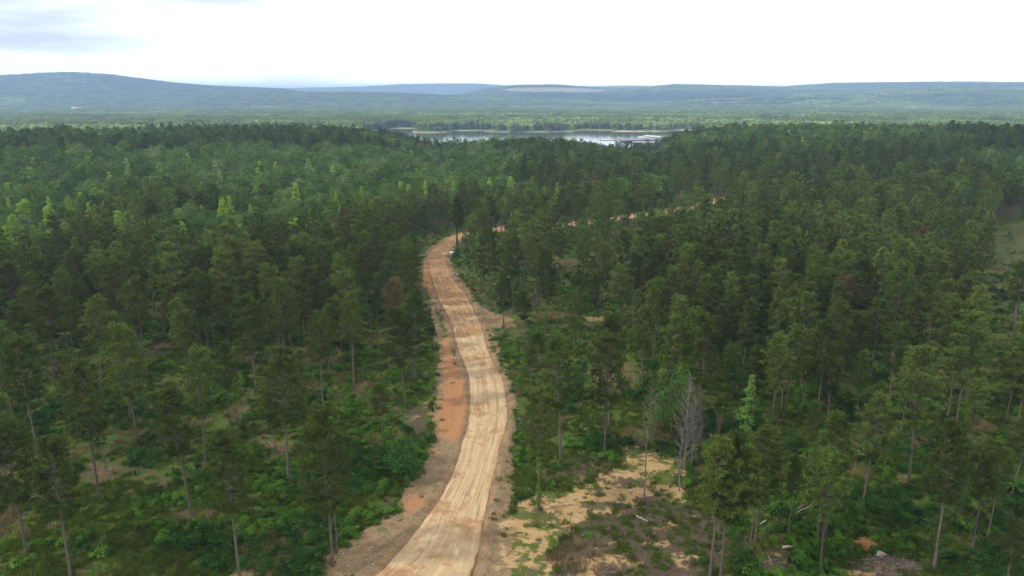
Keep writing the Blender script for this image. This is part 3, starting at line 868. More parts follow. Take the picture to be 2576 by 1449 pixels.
# ------------------------------------------------------------------ pines of the near stand, each measured (base x, base y, top x, top y, kind, label)
NEAR = [
 (178, 1452, 142, 1115, 'n', 'pine in the weedy bottom corner, its pole reaching the bottom edge'),
 (604, 1460, 580, 1098, 'n', 'slim pine whose long bare pole leaves the frame beside the small pale dirt patch'),
 (68, 1398, 34, 1070, 'n', 'pine leaning left at the frame edge above dense weeds'),
 (30, 1300, 2, 985, 'n', 'pine half cut off by the frame edge, its pole just inside'),
 (250, 1252, 222, 918, 'n', 'tall pine with a pale bare pole and bright green crown above the brown litter slope'),
 (268, 1185, 252, 1010, 's', 'small thin pine close behind the pale-poled tall pine'),
 (482, 1293, 452, 975, 'n', 'pine with broad low crown standing in a brown patch of needle litter'),
 (348, 1118, 308, 824, 'n', 'pine with greyish thinning crown and twin pole, beside the small brush heap'),
 (328, 1050, 312, 850, 'n', 'pine directly behind the greyish thinning pine'),
 (95, 1135, 50, 855, 'n', 'tall straight pine with dark pole behind the weedy hollow'),
 (36, 1066, 4, 812, 'n', 'pine at the frame edge with a long leaning pole'),
 (100, 1010, 82, 842, 's', 'slender pine with a sparse crown behind the dark-poled pine'),
 (198, 1090, 182, 905, 's', 'short pine with a dark pole in a ring of brown litter'),
 (838, 1424, 823, 1035, 'n', 'big full pine on the pale stony verge nearest the road'),
 (848, 1382, 850, 1120, 's', 'thinner twin pole just behind the big pine on the stony verge'),
 (727, 1210, 702, 885, 'n', 'pine with clean grey pole rising from bare brown soil with a stump beside it'),
 (695, 1138, 682, 965, 's', 'small pine over the cut logs on the brown bank'),
 (582, 1083, 566, 870, 's', 'slender pine beside the reddish scrape of soil'),
 (645, 982, 622, 752, 'n', 'pine with a layered upright crown above the tall grass'),
 (813, 1028, 798, 792, 'n', 'tall narrow pine with long bare pole above the fern slope'),
 (518, 1160, 492, 880, 'n', 'pine with a dark rounded bush at its foot'),
 (615, 912, 600, 728, 's', 'pine at the back of the tall grass patch'),
 (525, 880, 512, 680, 's', 'pine standing in a close pair, the nearer of two, mid slope'),
 (541, 874, 532, 692, 's', 'pine standing in a close pair, the farther of two, mid slope'),
 (363, 823, 340, 628, 's', 'pine with pale pole against the dark gap in the stand'),
 (690, 860, 676, 668, 's', 'pine with long pale bare pole on the upper slope'),
 (212, 876, 196, 700, 's', 'dark pine with short pole on the upper left slope'),
 (240, 872, 226, 690, 's', 'pine beside the dark short-poled pine on the upper left slope'),
 (467, 905, 452, 745, 'n', 'pine with dense heavy crown hanging low over bright weeds'),
 (760, 1090, 752, 940, 's', 'low thin pine next to the fern slope'),
 (891, 975, 880, 748, 'n', 'pine with a tall dark pole left of the brown-crowned pine'),
 (991, 887, 984, 712, 'b', 'pine with a rusty browning crown near the road'),
 (1040, 958, 1034, 752, 'n', 'dark full pine at the road side with broken branches at its foot'),
 (1030, 922, 1022, 775, 's', 'thin pine in the tight clump beside the road, middle pole'),
 (1035, 938, 1046, 770, 's', 'thin pine in the tight clump beside the road, roadward pole'),
 (949, 845, 940, 690, 's', 'slim pine between the tall dark pine and the brown-crowned pine'),
 (964, 1100, 952, 968, 'o', 'young pale green pine on the verge above the big dark bush'),
 (1266, 825, 1264, 690, 'n', 'pine at the end of the bare dirt spur right of the road'),
 (1323, 868, 1326, 735, 'n', 'pine behind the dirt spur, its pole among green weeds'),
 (1410, 1155, 1414, 858, 'n', 'tall full-crowned pine behind the yellowish pine by the road'),
 (1352, 1010, 1345, 842, 'n', 'dark dense pine whose crown touches the tall pine beside it'),
 (1355, 1284, 1353, 984, 'o', 'yellow-green pine with a leafy vine up its pole, edge of the sandy clearing'),
 (1520, 1137, 1532, 850, 'n', 'tall pine with a long clean pole, red soil showing behind its crown'),
 (1531, 1072, 1538, 800, 'n', 'pine just behind the clean-poled pine near the red soil'),
 (1493, 822, 1500, 700, 's', 'slim pine in front of the thin streak of pinkish soil'),
 (1442, 893, 1438, 735, 's', 'slim pine between the road and the pinkish soil streak'),
 (1615, 972, 1630, 776, 'n', 'pine with a broad dark crown bordering the red soil'),
 (1783, 1468, 1792, 1092, 'o', 'big pale olive pine in front of the grey dead trees'),
 (1812, 1458, 1838, 1100, 'n', 'green pine tangled with the big pale olive pine'),
 (1886, 1392, 1888, 1150, 's', 'very thin pale pole close to the leaning pine'),
 (1898, 1372, 1932, 1082, 'o', 'leaning pine with a bright one-sided crown and a forked bare limb'),
 (1982, 1345, 1996, 1150, 's', 'thin pine with a sparse crown beside the leaning dead stems'),
 (2062, 1440, 2078, 1142, 'n', 'dark pine rising from the jumble of cut logs'),
 (2054, 1372, 2044, 1120, 's', 'thin pine behind the dark pine at the cut logs'),
 (2076, 1345, 2088, 1046, 'n', 'tall pine with a pale dead limb, behind the cut logs'),
 (2172, 1258, 2212, 1002, 'n', 'pine leaning right over the open grassy slope'),
 (2286, 1213, 2326, 888, 'n', 'tall straight pine with a stout dark pole in brown litter'),
 (2350, 1428, 2396, 1066, 'n', 'large pine with wide grey-green crown beside the brush heap'),
 (2362, 1345, 2384, 1100, 's', 'thin pine hidden behind the large grey-green pine'),
 (2444, 1392, 2482, 1112, 'n', 'pine with drooping crown, second from the large grey-green pine'),
 (2484, 1352, 2500, 1130, 's', 'slim pine behind the drooping pine near the frame edge'),
 (2530, 1478, 2552, 1308, 'n', 'young pine showing only its crown in the lower corner'),
 (2150, 1070, 2166, 880, 's', 'slim pale-poled pine above the shaded hollow'),
 (2130, 1002, 2140, 850, 's', 'pine with a straight pale pole at the wood edge'),
 (2190, 948, 2200, 760, 'n', 'pine standing before a small lit grassy gap'),
 (2083, 1052, 2090, 905, 'n', 'greyish pine with three crowded poles'),
 (2236, 1010, 2250, 815, 'n', 'dark pine on the grassy slope above the stout-poled pine'),
 (2440, 1150, 2462, 960, 'n', 'pine on the brushy slope above the drooping pine'),
 (2030, 1180, 2040, 1012, 's', 'bare-looking sparse pine between the dead trees and the grassy slope'),
 (2546, 1240, 2572, 1000, 'n', 'pine cut by the frame edge over a very dark bush'),
 (1150, 640, 1148, 497, 'n', 'pine with a vine-wrapped pole at the bend of the road'),
]
trees_xy = []
litter_pts = []
def place_pine(x, y, H, kind, label, group, k=None, wide=1.0):
    z = float(zt(x, y))
    src = {'n': PINES, 's': PINES, 'o': PINES_OLIVE, 'b': PINES_BROWN}[kind]
    t, c = src[(k if k is not None else random.randrange(99)) % len(src)]
    s = H / 20.0
    sw = s * wide * (0.72 if kind == 's' else 1.0)
    o = thing('pine_tree', (x, y, z - .05), label, 'pine tree', group, random.uniform(0, 6.28), (sw, sw, s), (random.gauss(0, .026), random.gauss(0, .026)))
    link('trunk', t, o); link('crown', c, o)
    return o
for i, (bx, by, tx, ty, kind, label) in enumerate(NEAR):
    x, y = gp(bx, by); r = math.hypot(x, y)
    H = CAMH + r * elev(tx, ty) - float(zt0(x, y))
    H = min(max(H, 9), 26)
    o = place_pine(x, y, H, kind, label, None, i, 1.0 if H > 15 else 1.15)
    trees_xy.append((x, y)); litter_pts.append((x, y))

# ------------------------------------------------------------------ spread the remaining trees over the land
def in_poly(px, py, P):
    P = np.array(P); s = np.zeros(np.shape(px), bool); n = len(P)
    for i in range(n):
        x0, y0 = P[i]; x1, y1 = P[(i + 1) % n]
        c = (y0 > py) != (y1 > py)
        with np.errstate(divide='ignore', invalid='ignore'):
            s ^= c & (px < (x1 - x0) * (py - y0) / (y1 - y0 + 1e-12) + x0)
    return s
DENSE = [(1600, 555), (2000, 540), (2110, 700), (2120, 900), (2090, 1090), (1690, 1100), (1650, 960), (1640, 880), (1600, 780)]
HARD = [(-700, 330), (-700, 738), (-100, 738), (160, 738), (430, 728), (560, 702), (700, 688), (860, 645), (1000, 605), (1130, 562), (1250, 520), (1345, 462), (1290, 400), (1000, 330)]
HARD2 = [(1700, 350), (2300, 355), (2900, 360), (2900, 450), (2440, 430), (2300, 412), (2100, 400), (1800, 395)]
HARD3 = [(2440, 420), (3000, 420), (3000, 560), (2520, 520)]

N = 60000
rr = np.sqrt(RNG.uniform(95 ** 2, 640 ** 2, N)); aa = RNG.uniform(-R(41), R(41), N)
cx_, cy_ = rr * np.sin(aa), rr * np.cos(aa)
cz = zt0(cx_, cy_)
px, py = project(cx_, cy_, cz)
rdist, rsd = road_sd(cx_, cy_)
spc = np.full(N, 5.6)
left = px < 1120
spc = np.where(left & (py > 690), 5.6, spc)
spc = np.where(left & (py > 770), 6.8, spc)
spc = np.where(left & (py > 860), 8.2, spc)
spc = np.where(left & (py > 985), 11.5, spc)
spc = np.where(left & (py > 1110), 999, spc)
spc = np.where(~left & (py > 560), 6.4, spc)
spc = np.where(~left & (px < 1660) & (py > 640), 7.6, spc)
spc = np.where(~left & (px < 1660) & (py > 740), 9.5, spc)
spc = np.where(~left & (px < 1660) & (py > 900), 999, spc)
spc = np.where((px > 1660) & (py > 820), 7.5, spc)
spc = np.where((px > 1660) & (py > 1000), 9.0, spc)
spc = np.where((px > 1660) & (py > 1120), 999, spc)
dense = in_poly(px, py, DENSE)
spc = np.where(dense, 4.3, spc)
hard = in_poly(px, py, HARD) | in_poly(px, py, HARD2) | in_poly(px, py, HARD3)
edge_n = fbm(cx_ / 40, cy_ / 40, 13, 3)
ishard = (hard & (edge_n < .66)) | ((py < 560) & (edge_n > .60) & (px < 2100)) | (dense & (RNG.uniform(size=N) < .05))
spc = np.where(ishard, 6.6, spc)
bad = (rdist < np.where(rsd > 0, 2.6, 3.5)) | (rdist < 14) & (rsd < 0) & (py > 720) & (px > 1040)
for kk_ in ('tan', 'clay', 'sand', 'red', 'mulch'):
    bad |= mask(kk_, cx_, cy_, .5) > .3
mead = [P for P in SD['meadow'][:3]]
for P in mead: bad |= poly_sd(cx_, cy_, P) > 0
bad |= spc > 100
# sight line kept open along the road
bad |= (rdist < 9) & (py > 590) & (py < 720) & (px < 1200)
bad |= (rdist < 5) & (py < 600)
SPOTS = [(1248, 577, 22), (1565, 547, 48), (1600, 545, 30), (1645, 536, 40), (1700, 527, 44), (1730, 520, 18), (1780, 510, 44), (1790, 495, 44), (1700, 500, 14), (1722, 482, 16), (1845, 493, 34),
         (1105, 610, 50), (2092, 835, 44), (1842, 885, 44), (1728, 945, 50), (1903, 790, 24), (1880, 1010, 30), (1662, 960, 30), (1125, 595, 45), (1085, 640, 40), (1420, 655, 40), (1540, 940, 60), (1250, 812, 45), (1500, 802, 28), (2495, 620, 90), (2520, 690, 80), (2550, 770, 60), (2560, 580, 60), (2300, 409, 90), (2380, 408, 50)]
tpx, tpy = project(cx_, cy_, cz + 20.5); mpx, mpy = project(cx_, cy_, cz + 8)
for sx_, sy_, sw_ in SPOTS:
    crown_r = 3.0 * F / np.hypot(cx_, cy_)
    bad |= (np.abs(mpx - sx_) < sw_ * .5 + crown_r * .8) & (tpy < sy_ + 2) & (mpy > sy_ - 2) & (RNG.uniform(size=N) < .94)
cell = 4.0; gridd = {}
def near_ok(x, y, r):
    i, j = int(x // cell), int(y // cell); k = int(r // cell) + 1
    for a in range(i - k, i + k + 1):
        for b in range(j - k, j + k + 1):
            for q in gridd.get((a, b), ()):
                if (q[0] - x) ** 2 + (q[1] - y) ** 2 < r * r: return False
    return True
for x, y in trees_xy: gridd.setdefault((int(x // cell), int(y // cell)), []).append((x, y))
acc = []
for i in np.where(~bad)[0]:
    r = spc[i] * (.8 + .4 * ((i * 7919) % 97) / 97)
    if near_ok(cx_[i], cy_[i], r):
        gridd.setdefault((int(cx_[i] // cell), int(cy_[i] // cell)), []).append((cx_[i], cy_[i])); acc.append(i)
acc = np.array(acc)
acc = acc[np.argsort(rr[acc])]
pin = acc[~ishard[acc]]; hrd = acc[ishard[acc]]
infr = lambda A: A[(px[A] > -20) & (px[A] < 2596)]
n_ind = 300 - len(NEAR)
pin_in = infr(pin); pin_ind = pin_in[:n_ind]
rest_p = np.setdiff1d(pin, pin_ind)
def band(v, *bs):
    for lim, t in bs:
        if v < lim: return t
    return bs[-1][1]
def where_word(x_, y_):
    if x_ < 1120:
        return 'left of the dirt road'
    return 'right of the dirt road'
for i in pin_ind:
    X0, Y0 = px[i], py[i]
    if X0 < 1110:
        if Y0 > 860: gname = 'open pines on the weedy slope left of the dirt road'; lab = 'dark green pine on the weedy slope left of the road, ' + band(X0, (300, 'by the left frame edge'), (620, 'in its left half'), (900, 'in its right half'), (9999, 'near the road verge'))
        else: gname = 'closed pine stand left of the dirt road'; lab = 'dark pine in the closed left-hand stand, ' + band(X0, (350, 'by the left frame edge'), (700, 'in its middle'), (9999, 'on its road side')) + (', front row' if Y0 > 790 else ', further back')
    elif X0 < 1660 and not dense[i]:
        gname = 'scattered pines between the road and the dense wood'; lab = 'pine among weeds right of the road, ' + ('near the dirt spur' if Y0 > 740 else 'near the road bend') + band(X0, (1400, ' on the road side'), (9999, ' on the dense wood side'))
    elif dense[i]:
        gname = 'crowded pines of the dense dark wood'; lab = 'slim pine in the dense dark wood, ' + band(X0, (1800, 'its left flank'), (1960, 'its middle'), (9999, 'its right flank')) + (', front edge' if Y0 > 980 else (', half way back' if Y0 > 820 else ', far back'))
    else:
        gname = 'pines on the shaded slope beyond the dense wood'; lab = 'pine on the shaded slope right of the dense wood, ' + ('lower ' if Y0 > 950 else 'upper ') + band(X0, (2250, 'beside the wood'), (2420, 'in the open middle'), (9999, 'by the right frame edge'))
    H = random.uniform(15.5, 23) * (.92 if dense[i] else 1)
    kind = 'n' if random.random() < .91 else ('o' if random.random() < .9 else 'b')
    if kind == 'o': lab = lab.replace('dark green pine', 'yellowish pine').replace('dark pine', 'yellowish pine').replace('slim pine', 'yellowish pine'); lab = lab if 'yellowish' in lab else 'yellowish ' + lab.replace(' the right frame', ' right frame').replace('the dense wood side', 'its wood side')
    if kind == 'b': lab = lab.replace('dark green pine', 'pine').replace('dark pine', 'pine') + ', browned'
    place_pine(cx_[i], cy_[i], H, kind, lab, gname, None, random.uniform(.75, .98) if dense[i] else random.uniform(.78, 1.22))

litter_sel = list(pin_ind)
LP = np.array(litter_pts + [(cx_[i], cy_[i]) for i in litter_sel])
lit = np.zeros(len(xs))
ns_ = np.where(np.hypot(xs, ys) < 420)[0]
for a in range(0, len(ns_), 8000):
    s = ns_[a:a + 8000]
    d2 = ((xs[s][:, None] - LP[None, :, 0]) ** 2 + (ys[s][:, None] - LP[None, :, 1]) ** 2).min(1)
    lit[s] = .62 * np.exp(-d2 / 7.0)
m2[nearsel, 2] = lit
for nm, arr in (('m1', m1), ('m2', m2)):
    at_ = gme.attributes.new(nm, 'FLOAT_COLOR', 'POINT'); at_.data.foreach_set('color', arr.ravel())
at_ = gme.attributes.new('beach', 'FLOAT', 'POINT'); at_.data.foreach_set('value', beach)
link('ground', gme, kind='structure')

# rest of the pine stand
mid_pines = tcoll('mid_pine', [pine_mid(500 + i, M['pine']) for i in range(6)] + [pine_mid(520, M['pine_olive']), pine_mid(521, M['pine_brown'])])
def scatter_trees(name, coll, I, X, Y, nk, weights, a, b, **props):
    n = len(I); P = np.column_stack([X[I], Y[I], zt(X[I], Y[I]) - .1])
    ix = RNG.choice(nk, n, p=np.array(weights) / sum(weights))
    return scatter(name, coll, P, rz_(n), sc_(n, a, b), ix, **props)
scatter_trees('pine_forest', mid_pines, rest_p, cx_, cy_, 8, [1, 1, 1, 1, 1, 1, .35, .03], .78, 1.16, label='dark green pine forest beyond the open stand', category='pine forest')

# individual broadleaf trees
hin = infr(hrd); hind = hin[:272]
npop = 0
for i in hind:
    x, y = cx_[i], cy_[i]; z = float(zt(x, y))
    u = random.random()
    H = random.uniform(13, 18)
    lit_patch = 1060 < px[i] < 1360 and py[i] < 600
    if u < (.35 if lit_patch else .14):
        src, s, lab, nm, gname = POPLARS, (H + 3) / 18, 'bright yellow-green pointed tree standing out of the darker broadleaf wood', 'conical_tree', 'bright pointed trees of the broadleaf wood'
    elif u < (.85 if lit_patch else .30):
        src, s, lab, nm, gname = OAKS_PALE, H / 17, 'pale grey-green round tree in the broadleaf wood left of the road bend', 'broadleaf_tree', 'pale round trees of the broadleaf wood'
    else:
        src, s, lab, nm, gname = OAKS, H / 17, 'dark green round-crowned tree in the broadleaf wood', 'broadleaf_tree', 'dark round trees of the broadleaf wood'
    lab = {'conical_tree': 'bright yellow-green pointed tree', 'broadleaf_tree': 'pale grey-green round tree' if src is OAKS_PALE else 'dark green round-crowned tree'}[nm] + ' ' + \
        band(px[i], (350, 'at the left end of the broadleaf wood'), (700, 'below the left hill'), (1000, 'left above the closed pines'), (1350, 'above the road bend'), (1900, 'beyond the far stretch of road'), (9999, 'before the right-hand field strip')) + \
        band(py[i], (560, ', back rows'), (610, ', middle rows'), (9999, ', front rows'))
    t, c = src[random.randrange(len(src))]
    o = thing(nm, (x, y, z - .1), lab, 'tree', gname, random.uniform(0, 6.28), (s * random.uniform(.85, 1.1),) * 2 + (s,))
    link('trunk', t, o); link('crown', c, o)
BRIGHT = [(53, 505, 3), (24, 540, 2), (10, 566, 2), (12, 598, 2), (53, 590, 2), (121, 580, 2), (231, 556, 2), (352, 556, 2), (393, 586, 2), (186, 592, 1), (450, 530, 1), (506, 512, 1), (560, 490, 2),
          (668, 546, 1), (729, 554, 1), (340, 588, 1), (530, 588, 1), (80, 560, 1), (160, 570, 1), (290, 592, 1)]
for i, (tx, ty, k_) in enumerate(BRIGHT):  # stand in for a sunlit patch; the sun is in their leaf colour
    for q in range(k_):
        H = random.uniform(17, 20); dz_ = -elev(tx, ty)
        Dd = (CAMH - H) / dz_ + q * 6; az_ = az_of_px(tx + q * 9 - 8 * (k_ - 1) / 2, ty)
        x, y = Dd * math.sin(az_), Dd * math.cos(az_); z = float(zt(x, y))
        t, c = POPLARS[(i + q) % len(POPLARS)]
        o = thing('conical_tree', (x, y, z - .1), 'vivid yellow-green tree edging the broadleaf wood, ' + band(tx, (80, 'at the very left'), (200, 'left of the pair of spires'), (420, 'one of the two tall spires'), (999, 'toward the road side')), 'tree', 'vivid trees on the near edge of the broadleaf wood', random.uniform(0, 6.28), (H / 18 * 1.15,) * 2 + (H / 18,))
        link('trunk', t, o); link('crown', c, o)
mid_oaks = tcoll('mid_broadleaf', [oak_mid(600 + i, M['leaf'], 3.8 + .35 * i) for i in range(5)] + [oak_mid(610, M['leaf_pale']), oak_mid(611, M['leaf_pale'], 5)] + [oak_mid(620, M['leaf_sun_bright'], 2.9, 'cone')])
rest_h = np.setdiff1d(hrd, hind)

# 640 m out to the far side of the low crest
N2 = 42000
rr2 = np.sqrt(RNG.uniform(640 ** 2, 1150 ** 2, N2)); aa2 = RNG.uniform(-R(41), R(41), N2)
x2, y2 = rr2 * np.sin(aa2), rr2 * np.cos(aa2)
seen = {}; keep = []
for i in range(N2):
    k = (int(x2[i] // 5.6), int(y2[i] // 5.6))
    if k in seen: continue
    seen[k] = 1; keep.append(i)
keep = np.array(keep)
z2 = zt0(x2[keep], y2[keep]); p2x, p2y = project(x2[keep], y2[keep], z2)
ok = z2 > LAKE_Z + 1.5
for P in mead: ok &= ~(poly_sd(x2[keep], y2[keep], P) > 0)
keep = keep[ok]; p2x = p2x[ok]
e2 = fbm(x2[keep] / 90, y2[keep] / 90, 17, 3)
hard_p = np.where(p2x < 1250, .52, np.where(p2x < 1750, .40, .46))
h2 = e2 < hard_p
KH = keep[h2]; KP = keep[~h2]
AX = np.concatenate([cx_[rest_h], x2[KH]]); AY = np.concatenate([cy_[rest_h], y2[KH]])
scatter_trees('broadleaf_forest', mid_oaks, np.arange(len(AX)), AX, AY, 8, [1, 1, 1, 1, 1, .35, .35, .35], .85, 1.2, label='dark broadleaf forest rolling to the low crest before the lake', category='forest')
scatter_trees('pine_forest', mid_pines, KP, x2, y2, 8, [1, 1, 1, 1, 1, 1, .2, .03], .8, 1.05, label='blue-green pine woods on the low crest before the lake', category='pine forest')

# far woods on the plain and hills
pm = [M['leaf_pale'], M['leaf'], M['leaf_pale'], M['leaf']]  # pale leaves carry part of the plain's sunlight in their colour
patches = tcoll('far_patch', [far_patch(700 + i, pm) for i in range(5)] + [far_patch(710 + i, [M['pine']], 34, 34, 'pine') for i in range(3)] + [far_patch(720 + i, [M['leaf_pale'], M['leaf_sun_bright'], M['leaf_pale'], M['leaf_pale']]) for i in range(3)] + [far_patch(730 + i, [M['leaf'], M['pine'], M['leaf']]) for i in range(3)])
def far_pts(r0, r1, step):
    g_ = np.arange(-r1, r1, step); gx, gy = np.meshgrid(g_, np.arange(0, r1, step))
    gx = gx.ravel() + RNG.uniform(-.35, .35, gx.size) * step; gy = gy.ravel() + RNG.uniform(-.35, .35, gy.size) * step
    r = np.hypot(gx, gy); az = np.arctan2(gx, gy)
    s = (r > r0) & (r < r1) & (np.abs(az) < R(40))
    return gx[s], gy[s]
for (r0, r1, st, sc, nm, lab) in ((1150, 4100, 24, 1.0, 'lake_woods', 'sunlit woods on the low land around the lake'), (4100, 8600, 42, 1.45, 'hill_woods', 'blue hazy woods covering the far hills'), (8600, 12500, 90, 2.6, 'distant_woods', 'pale woods on the farthest ridge')):
    gx, gy = far_pts(r0, r1, st)
    gz = zt0(gx, gy)
    ok = gz > LAKE_Z + 2.2
    if r0 < 2000:
        ok &= np.interp(np.hypot(gx, gy), [0, 1], [0, 1]) > 0
        for L in LAKES: ok &= ~(poly_sd(gx, gy, L) > -26)
    ok &= hill_field(gx, gy, gz) < .5
    gx, gy, gz = gx[ok], gy[ok], gz[ok]
    e = fbm(gx / 260, gy / 140, 41, 3) if r0 < 4000 else fbm(gx / 900, gy / 420, 43, 4); e2_ = RNG.uniform(size=len(gx))
    ix = np.where(e > .56, RNG.integers(5, 8, len(gx)), np.where(e < .40, RNG.integers(8, 11, len(gx)), RNG.integers(0, 5, len(gx))))
    if r0 > 4000:     # pine plantations and dark mixed wood, chosen partly to paint in cloud shade
        ix = np.where(e > .50, RNG.integers(5, 8, len(gx)), np.where(e > .40, RNG.integers(11, 14, len(gx)), RNG.integers(8, 11, len(gx))))  # palest patches paint sunlit bands onto the slopes
    n = len(gx)
    s = np.full((n, 3), sc) * RNG.uniform(.9, 1.15, (n, 1)); s[:, 2] *= 1.0 / sc ** .6
    scatter(nm, patches, np.column_stack([gx, gy, gz - .5]), rz_(n, 0), s, ix, label=lab, category='woods')

# ------------------------------------------------------------------ road mesh
nu = 25
us = np.linspace(-1, 1, nu)
V = np.zeros((len(CLc), nu, 3)); rc = np.zeros((len(CLc), nu, 4), np.float32)
for j, u in enumerate(us):
    wob = .6 * (fbm(arc / 5.0, arc * 0 + (1 if u > 0 else 9), 51, 3) - .5) * abs(u) ** 3
    off = u * (CLc[:, 2] + .35) + wob
    x = CLc[:, 0] + nor_[:, 0] * off; y = CLc[:, 1] + nor_[:, 1] * off
    V[:, j, 0] = x; V[:, j, 1] = y
    prof = .10 * (1 - u * u) - .20 * math.exp(-((abs(u) - .93) / .035) ** 2) + .10 * math.exp(-((abs(u) - .84) / .05) ** 2)
    if abs(u) == 1: prof = -.12
    ruts = -.09 * (math.exp(-((u + .34) / .07) ** 2) + math.exp(-((u - .12) / .07) ** 2) + math.exp(-((u - .5) / .06) ** 2))
    V[:, j, 2] = zt0(x, y) + .02 + prof + ruts + .07 * (fbm(x / 1.7, y / 1.7, 61, 3) - .5)
    rc[:, j, 0] = u; rc[:, j, 1] = arc
ids = np.arange(len(CLc) * nu).reshape(len(CLc), nu)
rb = MB(); rb.add(V.reshape(-1, 3), np.stack([ids[:-1, :-1], ids[:-1, 1:], ids[1:, 1:], ids[1:, :-1]], -1).reshape(-1, 4))
rme = rb.mesh('dirt_road', [M['road']], True)
at_ = rme.attributes.new('rc', 'FLOAT_COLOR', 'POINT'); at_.data.foreach_set('color', rc.ravel())
link('dirt_road', rme, kind='structure')

# lake
wb = MB(); wb.add([(-4000, 1000, LAKE_Z), (5200, 1000, LAKE_Z), (5200, 4200, LAKE_Z), (-4000, 4200, LAKE_Z)], [(0, 1, 2, 3)])
link('lake_water', wb.mesh('lake_water', [M['water']]), kind='structure')

# ------------------------------------------------------------------ undergrowth
def bush_mesh(seed, mat, h=1.2, rad=1.0, n=260, size=.24, lobes=5):
    rg = np.random.default_rng(seed); b = MB(); CC = []; NN = []
    for l in range(lobes):
        a = rg.uniform(0, 6.28); q = rad * rg.uniform(0, .62); lr = rad * rg.uniform(.35, .6)
        c = np.array([math.cos(a) * q, math.sin(a) * q, h * rg.uniform(.35, .75)])
        m = n // lobes; u = unit(rg.normal(size=(m, 3))); u[:, 2] = np.abs(u[:, 2]) - .2
        CC.append(c + u * lr * rg.uniform(.6, 1.15, m)[:, None] * [1, 1, h / rad * .6]); NN.append(u + [0, 0, .7])
        b.tube([(0, 0, 0), c], [.03, .01], 3, 1)
    C = np.vstack(CC); C[:, 2] = np.maximum(C[:, 2], .05)
    V, f = cards(rg, C, size, np.vstack(NN), .5); b.add(V, f, 0)
    return b.mesh('bush', [mat, M['bark_grey']])
def grass_mesh(seed, mat, h=.7, rad=.7, n=46, wd=.05):
    rg = np.random.default_rng(seed)
    a = rg.uniform(0, 6.28, n); q = rad * np.sqrt(rg.uniform(0, 1, n))
    P = np.column_stack([np.cos(a) * q, np.sin(a) * q, np.zeros(n)])
    t = P + np.column_stack([rg.normal(0, .22, (n, 2)) * h, h * rg.uniform(.6, 1.2, n)])
    s = unit(np.column_stack([rg.normal(size=(n, 2)), np.zeros(n)])) * wd
    V = np.stack([P - s, P + s, t], 1).reshape(-1, 3)
    b = MB(); b.add(V, np.arange(3 * n).reshape(n, 3)); return b.mesh('grass_tuft', [mat])
BUSH = [bush_mesh(800 + i, M['bush'], [1.1, 1.5, .8, 1.9][i], [1.0, 1.3, 1.0, 1.2][i]) for i in range(4)] + [bush_mesh(810 + i, M['bush_dark'], [1.4, 2.0][i], [1.2, 1.5][i]) for i in range(2)]
bushes = tcoll('bush_kind', BUSH)
gras = tcoll('grass_kind', [grass_mesh(820 + i, M['grass'], [.5, .8, .6][i]) for i in range(3)] + [grass_mesh(830 + i, M['straw'], 1.0, .6, 34, .035) for i in range(2)])
def ground_scatter(n, r0, r1, minmask, clump, seed, mf=.993):
    r = r0 * (r1 / r0) ** RNG.uniform(0, 1, n) if True else None
    a = RNG.uniform(-R(39), R(39), n)
    x, y = r * np.sin(a), r * np.cos(a)
    d, s = road_sd(x, y)
    k = d > 1.0
    k &= ~((d < 4.5) & (s < 0) & (r < 300) & (RNG.uniform(size=n) < .93))
    bare = np.maximum.reduce([mask('tan', x, y, 1.2), mask('clay', x, y, 1.2), mask('sand', x, y, 1), mask('mulch', x, y, 1.5) * mf, mask('red', x, y, 1.2)])
    if mf < .9: bare = np.maximum(bare * .975, 0)
    k &= bare < RNG.uniform(minmask, 1.0, n) ** .5
    k &= fbm(x / 9, y / 9, seed, 3) > clump + RNG.normal(0, .05, n)
    return x[k], y[k]
bx_, by_ = ground_scatter(34000, 72, 420, .02, .46, 91)
mk = ~(poly_sd(bx_, by_, SD['meadow'][0]) > 4); 
mk2 = mk | (RNG.uniform(size=len(bx_)) < .35); bx_, by_ = bx_[mk2], by_[mk2]
n = len(bx_)
e = fbm(bx_ / 14, by_ / 14, 95, 3)
ix = np.where(e > .56, RNG.integers(4, 6, n), RNG.integers(0, 4, n))
scatter('undergrowth', bushes, np.column_stack([bx_, by_, zt(bx_, by_) - .08]), rz_(n, .1), sc_(n, .35, 1.0, .3), ix, label='leafy green weeds and brambles under the pines', category='undergrowth')
gx_, gy_ = ground_scatter(60000, 72, 330, .08, .34, 97, .86)
n = len(gx_)
e = fbm(gx_ / 11, gy_ / 11, 99, 3)
ix = np.where(e > .66, RNG.integers(3, 5, n), RNG.integers(0, 3, n))
scatter('grass', gras, np.column_stack([gx_, gy_, zt(gx_, gy_) - .03]), rz_(n, .1), sc_(n, .5, 1.15, .3), ix, label='rough grass growing between the weeds', category='grass')

